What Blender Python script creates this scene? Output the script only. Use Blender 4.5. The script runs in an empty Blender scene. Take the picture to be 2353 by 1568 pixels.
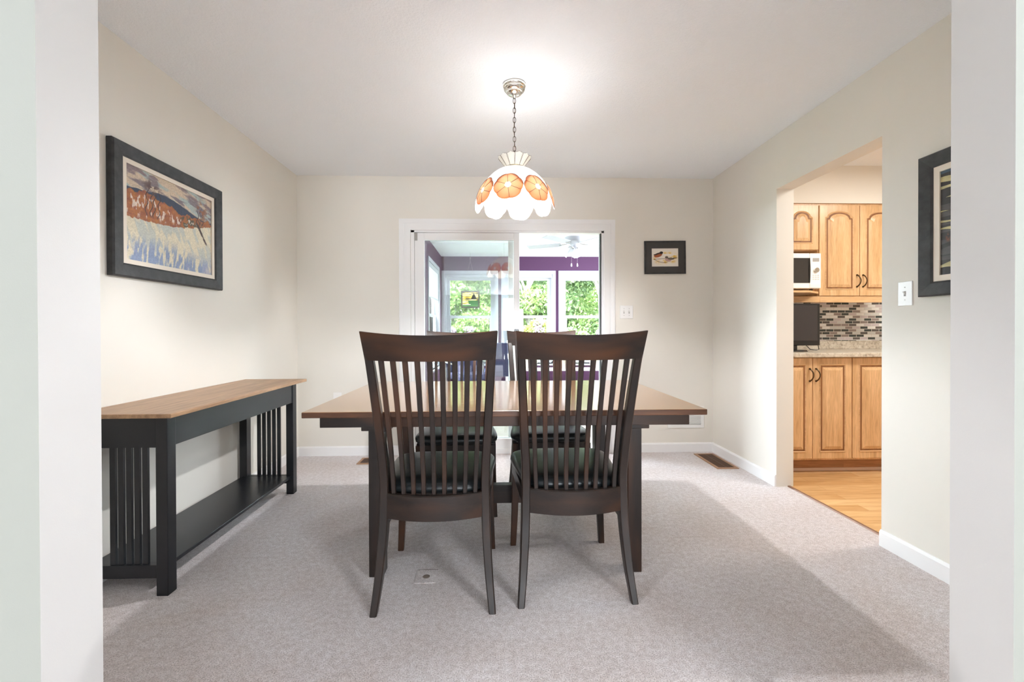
import bpy, bmesh, math, random
import numpy as np
from mathutils import Vector, Matrix
PI = math.pi
sc = bpy.context.scene
COL = sc.collection

# ------------------------------------------------------------------ camera
W, H = 2353, 1568
cd = bpy.data.cameras.new('camera')
cam = bpy.data.objects.new('camera', cd); COL.objects.link(cam)
def _cam_matrix(yaw, pitch, roll):
    cy, sy = math.cos(yaw), math.sin(yaw); cp, sp = math.cos(pitch), math.sin(pitch)
    f = Vector((sy*cp, cy*cp, -sp)); r = Vector((cy, -sy, 0)); d = f.cross(r)
    cr, sr = math.cos(roll), math.sin(roll)
    r2 = cr*r + sr*d; d2 = -sr*r + cr*d
    m = Matrix((r2, -d2, -f)).transposed().to_4x4()
    m.translation = Vector((0, 0, 1.0929))
    return m
cam.matrix_world = _cam_matrix(.0305, .0058, .0027)
cd.sensor_fit = 'HORIZONTAL'; cd.sensor_width = 36.0
cd.lens = 1000.0/W*36.0
cd.shift_x = 7.7569/W
cd.shift_y = -19.5169/W
cd.clip_start = .02; cd.clip_end = 300
sc.camera = cam

# ------------------------------------------------------------------ view
sc.view_settings.view_transform = 'Standard'
sc.view_settings.look = 'None'
sc.view_settings.gamma = 1
sc.view_settings.use_curve_mapping = False
sc.view_settings.exposure = 1.42

sc.cycles.max_bounces = 20; sc.cycles.diffuse_bounces = 14; sc.cycles.glossy_bounces = 4; sc.cycles.transparent_max_bounces = 16

# ------------------------------------------------------------------ world
wd = bpy.data.worlds.new('sky'); sc.world = wd; wd.use_nodes = True
bg = wd.node_tree.nodes['Background']
bg.inputs[0].default_value = (.80, .90, 1.0, 1); bg.inputs[1].default_value = 16.0

def light(name, kind, loc, rot, energy, color, size=None, size_y=None, radius=None):
    l = bpy.data.lights.new(name, kind); l.energy = energy; l.color = color
    if kind == 'AREA':
        l.shape = 'RECTANGLE'; l.size = size; l.size_y = size_y or size
    if radius is not None: l.shadow_soft_size = radius
    o = bpy.data.objects.new(name, l); COL.objects.link(o); o.location = loc; o.rotation_euler = rot
    return o
R = math.radians
s = light('sun', 'SUN', (0, 0, 12), (R(40), 0, R(-28)), 14, (1, .96, .88)); s.data.angle = R(1.5)
# added cool fills behind the camera, standing in for unseen living room windows
light('living_back_fill', 'AREA', (1.75, -8.85, 1.45), (R(90), 0, 0), 160, (.87, .935, 1.0), 2.9, 1.7)
light('living_side_fill', 'AREA', (-3.5, -4.5, 1.45), (R(90), 0, R(-90)), 16, (.94, .97, 1.0), 2.6, 1.6)
# added cool fill before the solid right wall of the sunroom, out of view
light('sunroom_side_fill', 'AREA', (3.02, 6.0, 1.45), (R(66), 0, R(90)), 150, (.84, .92, 1.0), 3.0, 1.5)
# added area light at the kitchen ceiling, its fixture unseen
light('kitchen_ceiling_fill', 'AREA', (3.1, 2.35, 2.40), (0, 0, 0), 15.5, (1.0, .965, .90), 1.1, .35)
# added ceiling fills that light the dining room through the opening, no known fixtures
light('living_ceiling_fill', 'AREA', (1.7, -.7, 2.42), (0, 0, 0), 25, (.92, .965, 1.0), .5, .5)
light('living_ceiling_fill', 'AREA', (-2.4, -.7, 2.42), (0, 0, 0), 25, (.92, .965, 1.0), .5, .5)

# ------------------------------------------------------------------ materials
def mat(name, col=(.8,.8,.8), rough=.5, metal=0, spec=.5, coat=0, emit=None, estr=0):
    m = bpy.data.materials.new(name); m.use_nodes = True
    b = m.node_tree.nodes['Principled BSDF']
    b.inputs['Base Color'].default_value = (*col, 1); b.inputs['Roughness'].default_value = rough
    b.inputs['Metallic'].default_value = metal; b.inputs['Specular IOR Level'].default_value = spec
    b.inputs['Coat Weight'].default_value = coat
    if emit: b.inputs['Emission Color'].default_value = (*emit, 1); b.inputs['Emission Strength'].default_value = estr
    return m
def N(m, t, **kw):
    n = m.node_tree.nodes.new(t)
    for k, v in kw.items(): setattr(n, k, v)
    return n
def L(m, a, b): m.node_tree.links.new(a, b)
def B(m): return m.node_tree.nodes['Principled BSDF']
def ramp(m, stops, fac=None, interp='LINEAR'):
    r = N(m, 'ShaderNodeValToRGB'); r.color_ramp.interpolation = interp
    e = r.color_ramp.elements
    while len(e) < len(stops): e.new(.5)
    for i, (p, c) in enumerate(stops): e[i].position = p; e[i].color = (*c, 1)
    if fac is not None: L(m, fac, r.inputs[0])
    return r
def coords(m, scale=(1,1,1), kind='Object', rot=(0,0,0)):
    t = N(m, 'ShaderNodeTexCoord'); mp = N(m, 'ShaderNodeMapping')
    mp.inputs['Scale'].default_value = scale; mp.inputs['Rotation'].default_value = rot
    L(m, t.outputs[kind], mp.inputs[0]); return mp.outputs[0]
def noise(m, vec, scale, detail=3, rough=.5, dist=0):
    n = N(m, 'ShaderNodeTexNoise'); n.inputs['Scale'].default_value = scale
    n.inputs['Detail'].default_value = detail; n.inputs['Roughness'].default_value = rough
    n.inputs['Distortion'].default_value = dist
    if vec is not None: L(m, vec, n.inputs['Vector'])
    return n
def bump(m, hgt, strength=.2, dist=.01):
    b = N(m, 'ShaderNodeBump'); b.inputs['Strength'].default_value = strength
    b.inputs['Distance'].default_value = dist; L(m, hgt, b.inputs['Height']); L(m, b.outputs[0], B(m).inputs['Normal'])
def mixc(m, a, b, fac, blend='MIX'):
    x = N(m, 'ShaderNodeMix'); x.data_type = 'RGBA'; x.blend_type = blend
    for i, v in ((6, a), (7, b)):
        if isinstance(v, tuple): x.inputs[i].default_value = (*v, 1)
        else: L(m, v, x.inputs[i])
    if isinstance(fac, float): x.inputs[0].default_value = fac
    else: L(m, fac, x.inputs[0])
    return x.outputs[2]

def paint(name, col, rough=.6, bscale=350, bstr=.06):
    m = mat(name, col, rough, spec=.3)
    v = coords(m); n = noise(m, v, bscale, 2); bump(m, n.outputs[0], bstr, .002)
    n2 = noise(m, v, 1.3, 2)
    r = ramp(m, [(.3, tuple(c*.97 for c in col)), (.7, tuple(min(1, c*1.02) for c in col))], n2.outputs[0])
    L(m, r.outputs[0], B(m).inputs['Base Color']); return m
M_wall = paint('wall_cream', (.79, .762, .70))
M_white = paint('trim_white', (.86, .86, .86), .4, 200, .02)
M_jamb = paint('jamb_white', (.73, .72, .71))
M_living = paint('living_wall', (.39, .398, .36))  # greenish living paint, darkened to offset the added fill lights
M_purple = paint('purple_wall', (.075, .028, .072))
M_ceil = mat('ceiling_stipple', (.88, .91, .95), .8, spec=.2)
_v = coords(M_ceil); _n = noise(M_ceil, _v, 90, 4, .65); _r = ramp(M_ceil, [(.42, (0,0,0)), (.62, (1,1,1))], _n.outputs[0]); bump(M_ceil, _r.outputs[0], .35, .004)
M_suntrim = paint('sunroom_trim', (.50, .51, .55), .4, 200, .02)  # white trim darkened to offset the boosted sunroom light
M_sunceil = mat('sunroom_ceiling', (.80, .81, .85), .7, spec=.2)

M_carpet = mat('carpet_beige', (.5,.42,.38), .95, spec=.1)
_v = coords(M_carpet)
_fine = noise(M_carpet, _v, 230, 3, .7); _mid = noise(M_carpet, _v, 45, 3, .6); _big = noise(M_carpet, _v, 1.6, 3, .55, .6)
_r1 = ramp(M_carpet, [(.30, (.34,.305,.30)), (.5, (.77,.72,.735)), (.68, (.99,.97,.98))], _fine.outputs[0])
_r2 = ramp(M_carpet, [(.35, (.80,.765,.745)), (.65, (1,1,1))], _mid.outputs[0])
_r3 = ramp(M_carpet, [(.35, (.90,.85,.81)), (.62, (1,1,1))], _big.outputs[0])
_c = mixc(M_carpet, _r1.outputs[0], _r2.outputs[0], 1.0, 'MULTIPLY'); _c = mixc(M_carpet, _c, _r3.outputs[0], 1.0, 'MULTIPLY')
L(M_carpet, _c, B(M_carpet).inputs['Base Color'])
B(M_carpet).inputs['Sheen Weight'].default_value = .35; B(M_carpet).inputs['Sheen Roughness'].default_value = .5
bump(M_carpet, _fine.outputs[0], .6, .01)

def wood(name, dark, light_, axis='x', scale=10, rough=.35, coat=.0, patch=None, spec=.5, contrast=1.0):
    m = mat(name, light_, rough, spec=spec, coat=coat)
    B(m).inputs['Coat Roughness'].default_value = .12
    st = {'x': (.08, 1, 1), 'y': (1, .08, 1), 'z': (1, 1, .08)}[axis]
    v = coords(m, st)
    n = noise(m, v, scale*3.2, 5, .6, .4); n2 = noise(m, v, scale*22, 2, .5)
    r = ramp(m, [(.5-.2/contrast, dark), (.5+.18/contrast, light_)], n.outputs[0])
    r2 = ramp(m, [(.35, (.80,.78,.76)), (.6, (1,1,1))], n2.outputs[0])
    c = mixc(m, r.outputs[0], r2.outputs[0], .8, 'MULTIPLY')
    if patch:
        n3 = noise(m, coords(m, tuple(.3 + .7*q for q in st)), 5.5, 2, .5, .5)
        r3 = ramp(m, [(.50, (0,0,0)), (.72, (1,1,1))], n3.outputs[0])
        c = mixc(m, c, patch, r3.outputs[0])
    L(m, c, B(m).inputs['Base Color'])
    bump(m, n2.outputs[0], .04, .002)
    return m
DK, LT, PT = (.010,.007,.006), (.030,.016,.011), (.080,.029,.011)
M_chx = wood('espresso_wood_x', DK, LT, 'x', 9, .34, 0, PT)
M_chz = wood('espresso_wood_z', DK, LT, 'z', 9, .34, 0, PT)
M_chy = wood('espresso_wood_y', DK, LT, 'y', 9, .34, 0, PT)
M_top = wood('table_top_wood', (.27,.14,.06), (.43,.25,.12), 'x', 9, .18, .8, None)
M_edge = wood('table_edge_wood', (.07,.028,.014), (.17,.065,.026), 'x', 10, .35, 0, None)
M_contop = wood('console_top_wood', (.28,.155,.08), (.50,.31,.17), 'y', 10, .38, 0, None)
M_black = mat('black_lacquer', (.008,.009,.012), .30, spec=.5)
_v = coords(M_black); _n = noise(M_black, _v, 60, 3); bump(M_black, _n.outputs[0], .05, .002)
M_leather = mat('black_leather', (.012,.017,.019), .33, spec=.55)
_v = coords(M_leather); _n = N(M_leather, 'ShaderNodeTexVoronoi'); _n.inputs['Scale'].default_value = 220; L(M_leather, _v, _n.inputs['Vector']); bump(M_leather, _n.outputs[0], .08, .002)
OD, OL = (.60,.36,.17), (.80,.53,.29)
M_oakz = wood('honey_oak_z', OD, OL, 'z', 7, .28, .1)
M_oakx = wood('honey_oak_x', OD, OL, 'x', 7, .28, .1)
M_oakg = mat('oak_groove_shade', (.34,.15,.05), .5)  # darker oak standing in for shade in the door panel groove
_v = coords(M_oakg, (1,1,.1)); _n = noise(M_oakg, _v, 30, 3); L(M_oakg, ramp(M_oakg, [(.3,(.17,.065,.02)),(.7,(.30,.13,.045))], _n.outputs[0]).outputs[0], B(M_oakg).inputs['Base Color'])
M_toe = wood('toe_kick_wood', (.30,.13,.05), (.46,.22,.09), 'x', 6, .4)
M_bronze = mat('antique_bronze', (.10,.065,.035), .35, metal=.9)
M_chrome = mat('polished_nickel', (.80,.78,.72), .12, metal=1)
M_chain = mat('dark_chain_metal', (.09,.07,.055), .4, metal=.8)
M_brass = mat('brass_ring', (.36,.26,.12), .3, metal=.9)
M_lead = mat('lead_came', (.13,.07,.045), .5, metal=.2)
M_plastic = mat('white_plastic', (.85,.845,.83), .3)
M_dark = mat('dark_slot', (.03,.028,.025), .6)
M_greyslot = mat('grey_slot', (.35,.34,.33), .6)
M_tvframe = mat('tv_black_gloss', (.012,.012,.013), .18, spec=.6)
M_screen = mat('tv_screen', (.03,.028,.032), .12, spec=.8)
M_mwglass = mat('microwave_glass', (.035,.032,.030), .12, spec=.6)
M_mwwhite = mat('microwave_white', (.88,.88,.87), .3)
M_grey = mat('grey_metal', (.40,.38,.35), .35, metal=.7)
M_frame = mat('charcoal_frame', (.028,.030,.032), .55)
_v = coords(M_frame); _n = noise(M_frame, _v, 25, 4, .6); L(M_frame, ramp(M_frame, [(.35,(.018,.019,.021)),(.7,(.045,.046,.047))], _n.outputs[0]).outputs[0], B(M_frame).inputs['Base Color']); bump(M_frame, _n.outputs[0], .1, .003)
M_liner = mat('cream_liner', (.78,.70,.60), .6)
M_liner_n = noise(M_liner, coords(M_liner), 40, 3); bump(M_liner, M_liner_n.outputs[0], .06, .002)
M_matboard = mat('dark_mat_board', (.055,.053,.052), .7)
M_register = mat('brown_register', (.13,.065,.035), .45, metal=.3)
M_regborder = mat('register_border', (.36,.20,.11), .5)

def vcmat(name, rough=.5, coat=0.0, emis=0.0, transl=False, attr='Col'):
    m = mat(name, rough=rough, coat=coat); a = N(m, 'ShaderNodeAttribute'); a.attribute_name = attr
    L(m, a.outputs['Color'], B(m).inputs['Base Color'])
    if emis: L(m, a.outputs['Color'], B(m).inputs['Emission Color']); B(m).inputs['Emission Strength'].default_value = emis
    return m
M_canvas = vcmat('painted_canvas', .5)
_n = noise(M_canvas, coords(M_canvas), 260, 3); bump(M_canvas, _n.outputs[0], .25, .003)
M_print = vcmat('watercolour_print', .25)

def glass_mat(name, tint=(1,1,1), refl=.08):
    m = bpy.data.materials.new(name); m.use_nodes = True; nt = m.node_tree; nt.nodes.clear()
    o = nt.nodes.new('ShaderNodeOutputMaterial'); t = nt.nodes.new('ShaderNodeBsdfTransparent'); t.inputs[0].default_value = (*tint, 1)
    g = nt.nodes.new('ShaderNodeBsdfGlossy'); g.inputs['Roughness'].default_value = .01; g.inputs[0].default_value = (1,1,1,1)
    mx = nt.nodes.new('ShaderNodeMixShader'); f = nt.nodes.new('ShaderNodeLayerWeight'); f.inputs[0].default_value = refl
    ad = nt.nodes.new('ShaderNodeMath'); ad.operation = 'ADD'; ad.inputs[1].default_value = refl; ad.use_clamp = True
    nt.links.new(f.outputs['Fresnel'], ad.inputs[0]); nt.links.new(ad.outputs[0], mx.inputs[0])
    nt.links.new(t.outputs[0], mx.inputs[1]); nt.links.new(g.outputs[0], mx.inputs[2]); nt.links.new(mx.outputs[0], o.inputs[0])
    return m
M_glass = glass_mat('window_glass', (.97,.98,.98), .03)
M_doorglass = glass_mat('door_glass', (.90,.92,.91), .07)

# counter laminate
M_counter = mat('counter_laminate', (.55,.5,.42), .3)
_v = coords(M_counter); _n = noise(M_counter, _v, 35, 5, .65, .8)
L(M_counter, ramp(M_counter, [(.3,(.30,.25,.19)),(.48,(.56,.50,.41)),(.68,(.70,.66,.58))], _n.outputs[0]).outputs[0], B(M_counter).inputs['Base Color'])
# tile backsplash: long thin glass and stone tiles
M_tile = mat('mosaic_tile', (.6,.6,.6), .18)
_t = N(M_tile, 'ShaderNodeTexCoord'); _sx = N(M_tile, 'ShaderNodeSeparateXYZ'); L(M_tile, _t.outputs['Object'], _sx.inputs[0])
_cb = N(M_tile, 'ShaderNodeCombineXYZ'); L(M_tile, _sx.outputs[0], _cb.inputs[0]); L(M_tile, _sx.outputs[2], _cb.inputs[1])
_br = N(M_tile, 'ShaderNodeTexBrick'); L(M_tile, _cb.outputs[0], _br.inputs['Vector'])
_br.inputs['Scale'].default_value = 1; _br.inputs['Brick Width'].default_value = .070; _br.inputs['Row Height'].default_value = .0243
_br.inputs['Mortar Size'].default_value = .0022; _br.inputs['Mortar Smooth'].default_value = .1
_br.inputs['Color1'].default_value = (0,0,0,1); _br.inputs['Color2'].default_value = (1,1,1,1); _br.inputs['Mortar'].default_value = (.5,.5,.5,1)
_rp = ramp(M_tile, [(0,(.06,.075,.075)),(.20,(.13,.12,.115)),(.34,(.33,.28,.27)),(.50,(.68,.70,.70)),(.64,(.88,.90,.90)),(.85,(.62,.57,.60))], _br.outputs['Color'], 'CONSTANT')
L(M_tile, mixc(M_tile, _rp.outputs[0], (.74,.74,.70), _br.outputs['Fac']), B(M_tile).inputs['Base Color'])
# laminate floor
M_lam = mat('laminate_floor', (.7,.45,.22), .25)
_br = N(M_lam, 'ShaderNodeTexBrick'); L(M_lam, coords(M_lam), _br.inputs['Vector']); _br.inputs['Scale'].default_value = 1
_br.inputs['Brick Width'].default_value = .9; _br.inputs['Row Height'].default_value = .085; _br.inputs['Mortar Size'].default_value = .0008
_br.inputs['Color1'].default_value = (.62,.36,.15,1); _br.inputs['Color2'].default_value = (.76,.50,.25,1); _br.inputs['Mortar'].default_value = (.40,.22,.09,1)
_n = noise(M_lam, coords(M_lam, (.1,1,1)), 40, 4, .6, .5)
L(M_lam, mixc(M_lam, _br.outputs[0], ramp(M_lam, [(.35,(.82,.78,.72)),(.6,(1,1,1))], _n.outputs[0]).outputs[0], 1.0, 'MULTIPLY'), B(M_lam).inputs['Base Color'])
M_deck = mat('sunroom_floor', (.42,.36,.30), .4)
_n = noise(M_deck, coords(M_deck), 6, 4); L(M_deck, ramp(M_deck, [(.3,(.36,.31,.26)),(.7,(.5,.44,.37))], _n.outputs[0]).outputs[0], B(M_deck).inputs['Base Color'])
M_grass = mat('lawn_grass', (.12,.25,.05), .9)
_n = noise(M_grass, coords(M_grass), 8, 5); L(M_grass, ramp(M_grass, [(.3,(.02,.05,.01)),(.7,(.06,.10,.03))], _n.outputs[0]).outputs[0], B(M_grass).inputs['Base Color'])
M_blind = mat('roller_blind_fabric', (.80,.81,.84), .8)
M_bark = mat('grey_bark', (.28,.25,.22), .9)
_n = noise(M_bark, coords(M_bark, (1,1,.2)), 14, 4); L(M_bark, ramp(M_bark, [(.3,(.14,.12,.10)),(.7,(.40,.37,.33))], _n.outputs[0]).outputs[0], B(M_bark).inputs['Base Color'])

# ------------------------------------------------------------------ object helpers
def tag(o, label=None, cat=None, group=None, kind=None):
    if label: o['label'] = label
    if cat: o['category'] = cat
    if group: o['group'] = group
    if kind: o['kind'] = kind
    return o
def empty(name, loc=(0,0,0), rz=0, parent=None):
    o = bpy.data.objects.new(name, None); COL.objects.link(o); o.location = loc; o.rotation_euler = (0,0,rz)
    o.empty_display_size = .1
    if parent: o.parent = parent
    return o
def thing(name, label, cat, loc=(0,0,0), rz=0, group=None):
    return tag(empty(name, loc, rz), label, cat, group)
class MB:
    def __init__(s): s.bm = bmesh.new()
    def box(s, x0, x1, y0, y1, z0, z1, bev=0):
        vs = [s.bm.verts.new((x, y, z)) for x in (x0, x1) for y in (y0, y1) for z in (z0, z1)]
        fs = [(0,1,3,2),(4,6,7,5),(0,4,5,1),(2,3,7,6),(0,2,6,4),(1,5,7,3)]
        f = [s.bm.faces.new([vs[i] for i in q]) for q in fs]
        if bev:
            e = list({e for a in f for e in a.edges})
            bmesh.ops.bevel(s.bm, geom=e, offset=bev, segments=2, profile=.5, affect='EDGES')
        return s
    def hexa(s, p, bev=0):      # eight points: bottom 4 then top 4, ring order
        vs = [s.bm.verts.new(q) for q in p]
        f = [s.bm.faces.new([vs[i] for i in q]) for q in ((3,2,1,0),(4,5,6,7),(0,1,5,4),(1,2,6,5),(2,3,7,6),(3,0,4,7))]
        if bev:
            e = list({e for a in f for e in a.edges}); bmesh.ops.bevel(s.bm, geom=e, offset=bev, segments=2, profile=.5, affect='EDGES')
        return s
    def prism(s, pts, axis, a, b):   # polygon extruded along axis
        def P(u, v, w): return {'x': (w, u, v), 'y': (u, w, v), 'z': (u, v, w)}[axis]
        A = [s.bm.verts.new(P(u, v, a)) for u, v in pts]; Bv = [s.bm.verts.new(P(u, v, b)) for u, v in pts]
        n = len(pts); s.bm.faces.new(A[::-1]); s.bm.faces.new(Bv)
        for i in range(n): s.bm.faces.new([A[i], A[(i+1)%n], Bv[(i+1)%n], Bv[i]])
        return s
    def sweep(s, rings, closed=True, cap=True):   # rings: list of lists of points
        R_ = [[s.bm.verts.new(p) for p in r] for r in rings]; n = len(R_[0])
        for a, b in zip(R_, R_[1:]):
            for i in range(n if closed else n-1): s.bm.faces.new([a[i], a[(i+1)%n], b[(i+1)%n], b[i]])
        if cap and closed: s.bm.faces.new(R_[0][::-1]); s.bm.faces.new(R_[-1])
        return s
    def lathe(s, prof, cx=0, cy=0, seg=32, cap=False):
        rings = [[(cx+r*math.cos(2*PI*i/seg), cy+r*math.sin(2*PI*i/seg), z) for i in range(seg)] for r, z in prof]
        return s.sweep(rings, True, cap)
    def tube(s, pts, r, seg=8, closed=False):
        pts = [Vector(p) for p in pts]; rings = []; n = len(pts); up = Vector((0,0,1))
        prev = None
        for i, p in enumerate(pts):
            if closed: t = (pts[(i+1)%n]-pts[i-1]).normalized()
            else: t = (pts[min(i+1,n-1)]-pts[max(i-1,0)]).normalized()
            if prev is None:
                a = t.cross(up if abs(t.z) < .95 else Vector((1,0,0))).normalized()
            else:
                a = (prev - t*prev.dot(t)).normalized()
            prev = a; b = t.cross(a); rr = r[i] if isinstance(r, (list, tuple)) else r
            rings.append([tuple(p + rr*(a*math.cos(2*PI*k/seg)+b*math.sin(2*PI*k/seg))) for k in range(seg)])
        if closed: rings.append(rings[0]); return s.sweep(rings, True, False)
        return s.sweep(rings, True, True)
    def cyl(s, p0, p1, r, seg=20): return s.tube([p0, p1], r, seg)
    def build(s, name, m, parent=None, smooth=False, recalc=True):
        bmesh.ops.remove_doubles(s.bm, verts=s.bm.verts, dist=1e-6)
        if recalc: bmesh.ops.recalc_face_normals(s.bm, faces=s.bm.faces)
        me = bpy.data.meshes.new(name); s.bm.to_mesh(me); s.bm.free()
        for mm in (m if isinstance(m, (list, tuple)) else [m]): me.materials.append(mm)
        if smooth:
            me.polygons.foreach_set('use_smooth', [True]*len(me.polygons))
            me.set_sharp_from_angle(angle=R(38))
        o = bpy.data.objects.new(name, me); COL.objects.link(o)
        if parent: o.parent = parent
        return o
def struct(o): o['kind'] = 'structure'; return o
def copy_tree(o, parent=None):
    c = o.copy(); COL.objects.link(c)
    if parent: c.parent = parent
    for ch in list(o.children): copy_tree(ch, c)
    return c
def slab(name, boxes, m, parent=None):
    b = MB()
    for q in boxes: b.box(*q)
    o = b.build(name, m, parent)
    return struct(o) if parent is None else o

# ------------------------------------------------------------------ room shell
XL, XR, D, C = -1.72, 1.946, 3.838, 2.44
OX0, OX1, OZ = -.735, .965, 1.985        # sliding door opening
DY0, DY1, DZ = 2.134, 2.9555, 2.064      # kitchen opening
T = .12
slab('floor', [(-3.6, 2.035, -9.0, D+.01, -.1, 0), (2.035, 5.2, -9.0, .92, -.1, 0)], M_carpet)
slab('floor_kitchen', [(2.035, 5.2, .92, D+.12, -.1, -.002)], M_lam)
slab('floor_sunroom', [(-1.1, 3.24, D+.01, 8.1, -.1, 0)], M_deck)
slab('ceiling', [(-3.6, 5.2, -9.0, D+.02, C, C+.15)], M_ceil)
slab('ceiling_sunroom', [(-1.1, 3.3, D+.02, 8.15, C, C+.15)], M_sunceil)
slab('wall_left', [(XL-T, XL, .914, D+.11, 0, C)], M_wall)
slab('wall_back', [(XL-T, OX0, D, D+.11, 0, C), (OX1, 5.2, D, D+.11, 0, C), (OX0, OX1, D, D+.11, OZ, C)], M_wall)
slab('wall_right', [(XR, XR+T, .914, DY0, 0, C), (XR, XR+T, DY1, D, 0, C), (XR, XR+T, DY0, DY1, DZ, C)], M_wall)
# partition between living room and dining room, with the wide cased opening the camera looks through
slab('wall_front', [(-3.6, -.806, .792, .914, 0, C), (.987, 5.2, .7975, .9147, 0, C), (-.806, .987, .795, .914, 2.30, C)], M_jamb)
_wf = bpy.data.objects['wall_front']; _wf.data.materials.append(M_living)
for _p in _wf.data.polygons:
    if _p.normal.y < -.5: _p.material_index = 1
slab('wall_living_left', [(-3.7, -3.6, -9.0, .914, 0, C)], M_living)
slab('wall_living_right', [(3.3, 3.4, -9.0, .80, 0, C)], M_living)
slab('wall_living_back', [(-3.7, 3.4, -9.1, -9.0, 0, C)], M_living)
slab('wall_kitchen_right', [(5.1, 5.2, .9, D, 0, C)], M_wall)
slab('wall_kitchen_soffit', [(XR+T, 5.1, 3.505, D, 2.13, C)], M_wall)
# baseboards
def baseboard(name, axis, a, b, face, sgn, h=.082, t=.013):
    prof = [(0, 0), (t, 0), (t, h-.012), (t*.45, h), (0, h)]
    m = MB()
    if axis == 'y': m.prism([(face+sgn*u, v) for u, v in prof], 'y', a, b)
    else: m.prism([(face+sgn*u, v) for u, v in prof], 'x', a, b)
    return struct(m.build(name, M_white))
baseboard('baseboard_left', 'y', .914, D, XL, 1)
baseboard('baseboard_back', 'x', XL+.013, -.84, D, -1)
baseboard('baseboard_back_right', 'x', 1.064, XR-.013, D, -1)
baseboard('baseboard_right', 'y', DY1+.001, D, XR, -1)
baseboard('baseboard_right_near', 'y', .915, DY0-.001, XR, -1)
# threshold strip to the kitchen
m = MB(); m.prism([(2.024, 0), (2.046, 0), (2.043, .007), (2.027, .007)], 'y', DY0+.001, DY1-.001)
struct(m.build('trim_3', mat('threshold_brown', (.26,.15,.10), .45, metal=.2)))

# ------------------------------------------------------------------ sliding door
cas = MB()
def casing(mb, x0, x1, z1, w, y, steps):
    for a, b, t in steps:           # a..b distance from outer edge, thickness t
        mb.box(x0+a, x0+b, y-t, y, 0, z1-a); mb.box(x1-b, x1-a, y-t, y, 0, z1-a)
        mb.box(x0+b, x1-b, y-t, y, z1-b, z1-a)
casing(cas, -.839, 1.064, 2.068, .1, D, [(0, .012, .010), (.012, .040, .018), (.040, .052, .014), (.052, .101, .022)])
struct(cas.build('trim_1', M_white))
dr = struct(empty('door_1', (0, D, 0)))
f = MB()
f.box(OX0, OX0+.028, -.005, .105, 0, OZ); f.box(OX1-.022, OX1, -.005, .105, 0, OZ); f.box(OX0, OX1, -.005, .105, OZ-.035, OZ)
f.box(OX0, OX1, -.004, .105, 0, .045)
f.build('door_frame', M_white, dr)
def panel(x0, x1, y0, y1, z0, z1, wl, wr, wt, wb, name):
    o = MB(); o.box(x0, x0+wl, y0, y1, z0, z1, .003).box(x1-wr, x1, y0, y1, z0, z1, .003).box(x0+wl, x1-wr, y0, y1, z1-wt, z1).box(x0+wl, x1-wr, y0, y1, z0, z0+wb)
    o = o.build(name, M_white, dr)
    g = MB(); yc = (y0+y1)/2; g.box(x0+wl-.005, x1-wr+.005, yc-.003, yc+.003, z0+wb-.005, z1-wt+.005); g.build('pane', M_doorglass, o)
    return o
p1 = panel(-.705, .214, .005, .040, .045, 1.948, .083, .05, .062, .085, 'sliding_panel')
h_ = MB(); h_.box(.125, .160, .041, .052, 1.22, 1.315, .004); h_.box(.13, .15, .052, .075, 1.235, 1.30, .004); h_.build('door_handle', M_grey, p1)
h_ = MB(); h_.box(.168, .206, -.008, .006, 1.07, 1.10, .003); h_.build('lock', M_tvframe, p1)
p2 = panel(-.705, .165, .058, .092, .045, 1.948, .065, .048, .05, .085, 'fixed_panel')
h_ = MB(); h_.box(OX0+.029, OX0+.055, -.004, .012, 1.88, 1.945, .002); h_.build('corner_bracket', M_grey, dr)
h_ = MB(); h_.box(OX1-.031, OX1-.023, .006, .05, .045, 1.948); h_.build('weather_strip', M_dark, dr)

# ------------------------------------------------------------------ sunroom
SX0, SX1, SY = -.982, 3.12, 7.984
wins = [(-.975, .055), (.110, 1.109), (1.165, 2.165), (2.22, 3.11)]
WZ0, WZ1 = .44, 2.178
def casewall(holes, lo, hi, z0, z1, mk):
    # wall with holes: list of (a,b); mk(a,b,za,zb) appends a box
    mk(lo, hi, 0, z0); mk(lo, hi, z1, C)
    prev = lo
    for a, b in holes: 
        if a > prev: mk(prev, a, z0, z1)
        prev = b
    if hi > prev: mk(prev, hi, z0, z1)
bx = []
casewall([(a+.05, b-.05) for a, b in wins], SX0-.12, SX1+.12, WZ0+.05, WZ1-.05, lambda a, b, za, zb: bx.append((a, b, SY, SY+.13, za, zb)))
slab('wall_sunroom_back', bx, M_purple)
lw = [(6.355, 7.601)]; lw2 = [(4.5, 5.9)] 
bx = []
casewall([(4.55, 5.85), (6.405, 7.551)], D+.11, SY+.13, WZ0+.05, WZ1-.05, lambda a, b, za, zb: bx.append((SX0-.12, SX0, a, b, za, zb)))
slab('wall_sunroom_left', bx, M_purple)
slab('wall_sunroom_right', [(SX1, SX1+.12, D+.11, SY+.13, 0, C)], M_purple)
slab('wall_sunroom_house', [(OX1+.11, 3.12, D+.111, D+.13, 0, C), (SX0, OX0-.11, D+.111, D+.13, 0, C), (OX0-.11, OX1+.11, D+.111, D+.13, OZ+.1, C)], M_purple)
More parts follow.
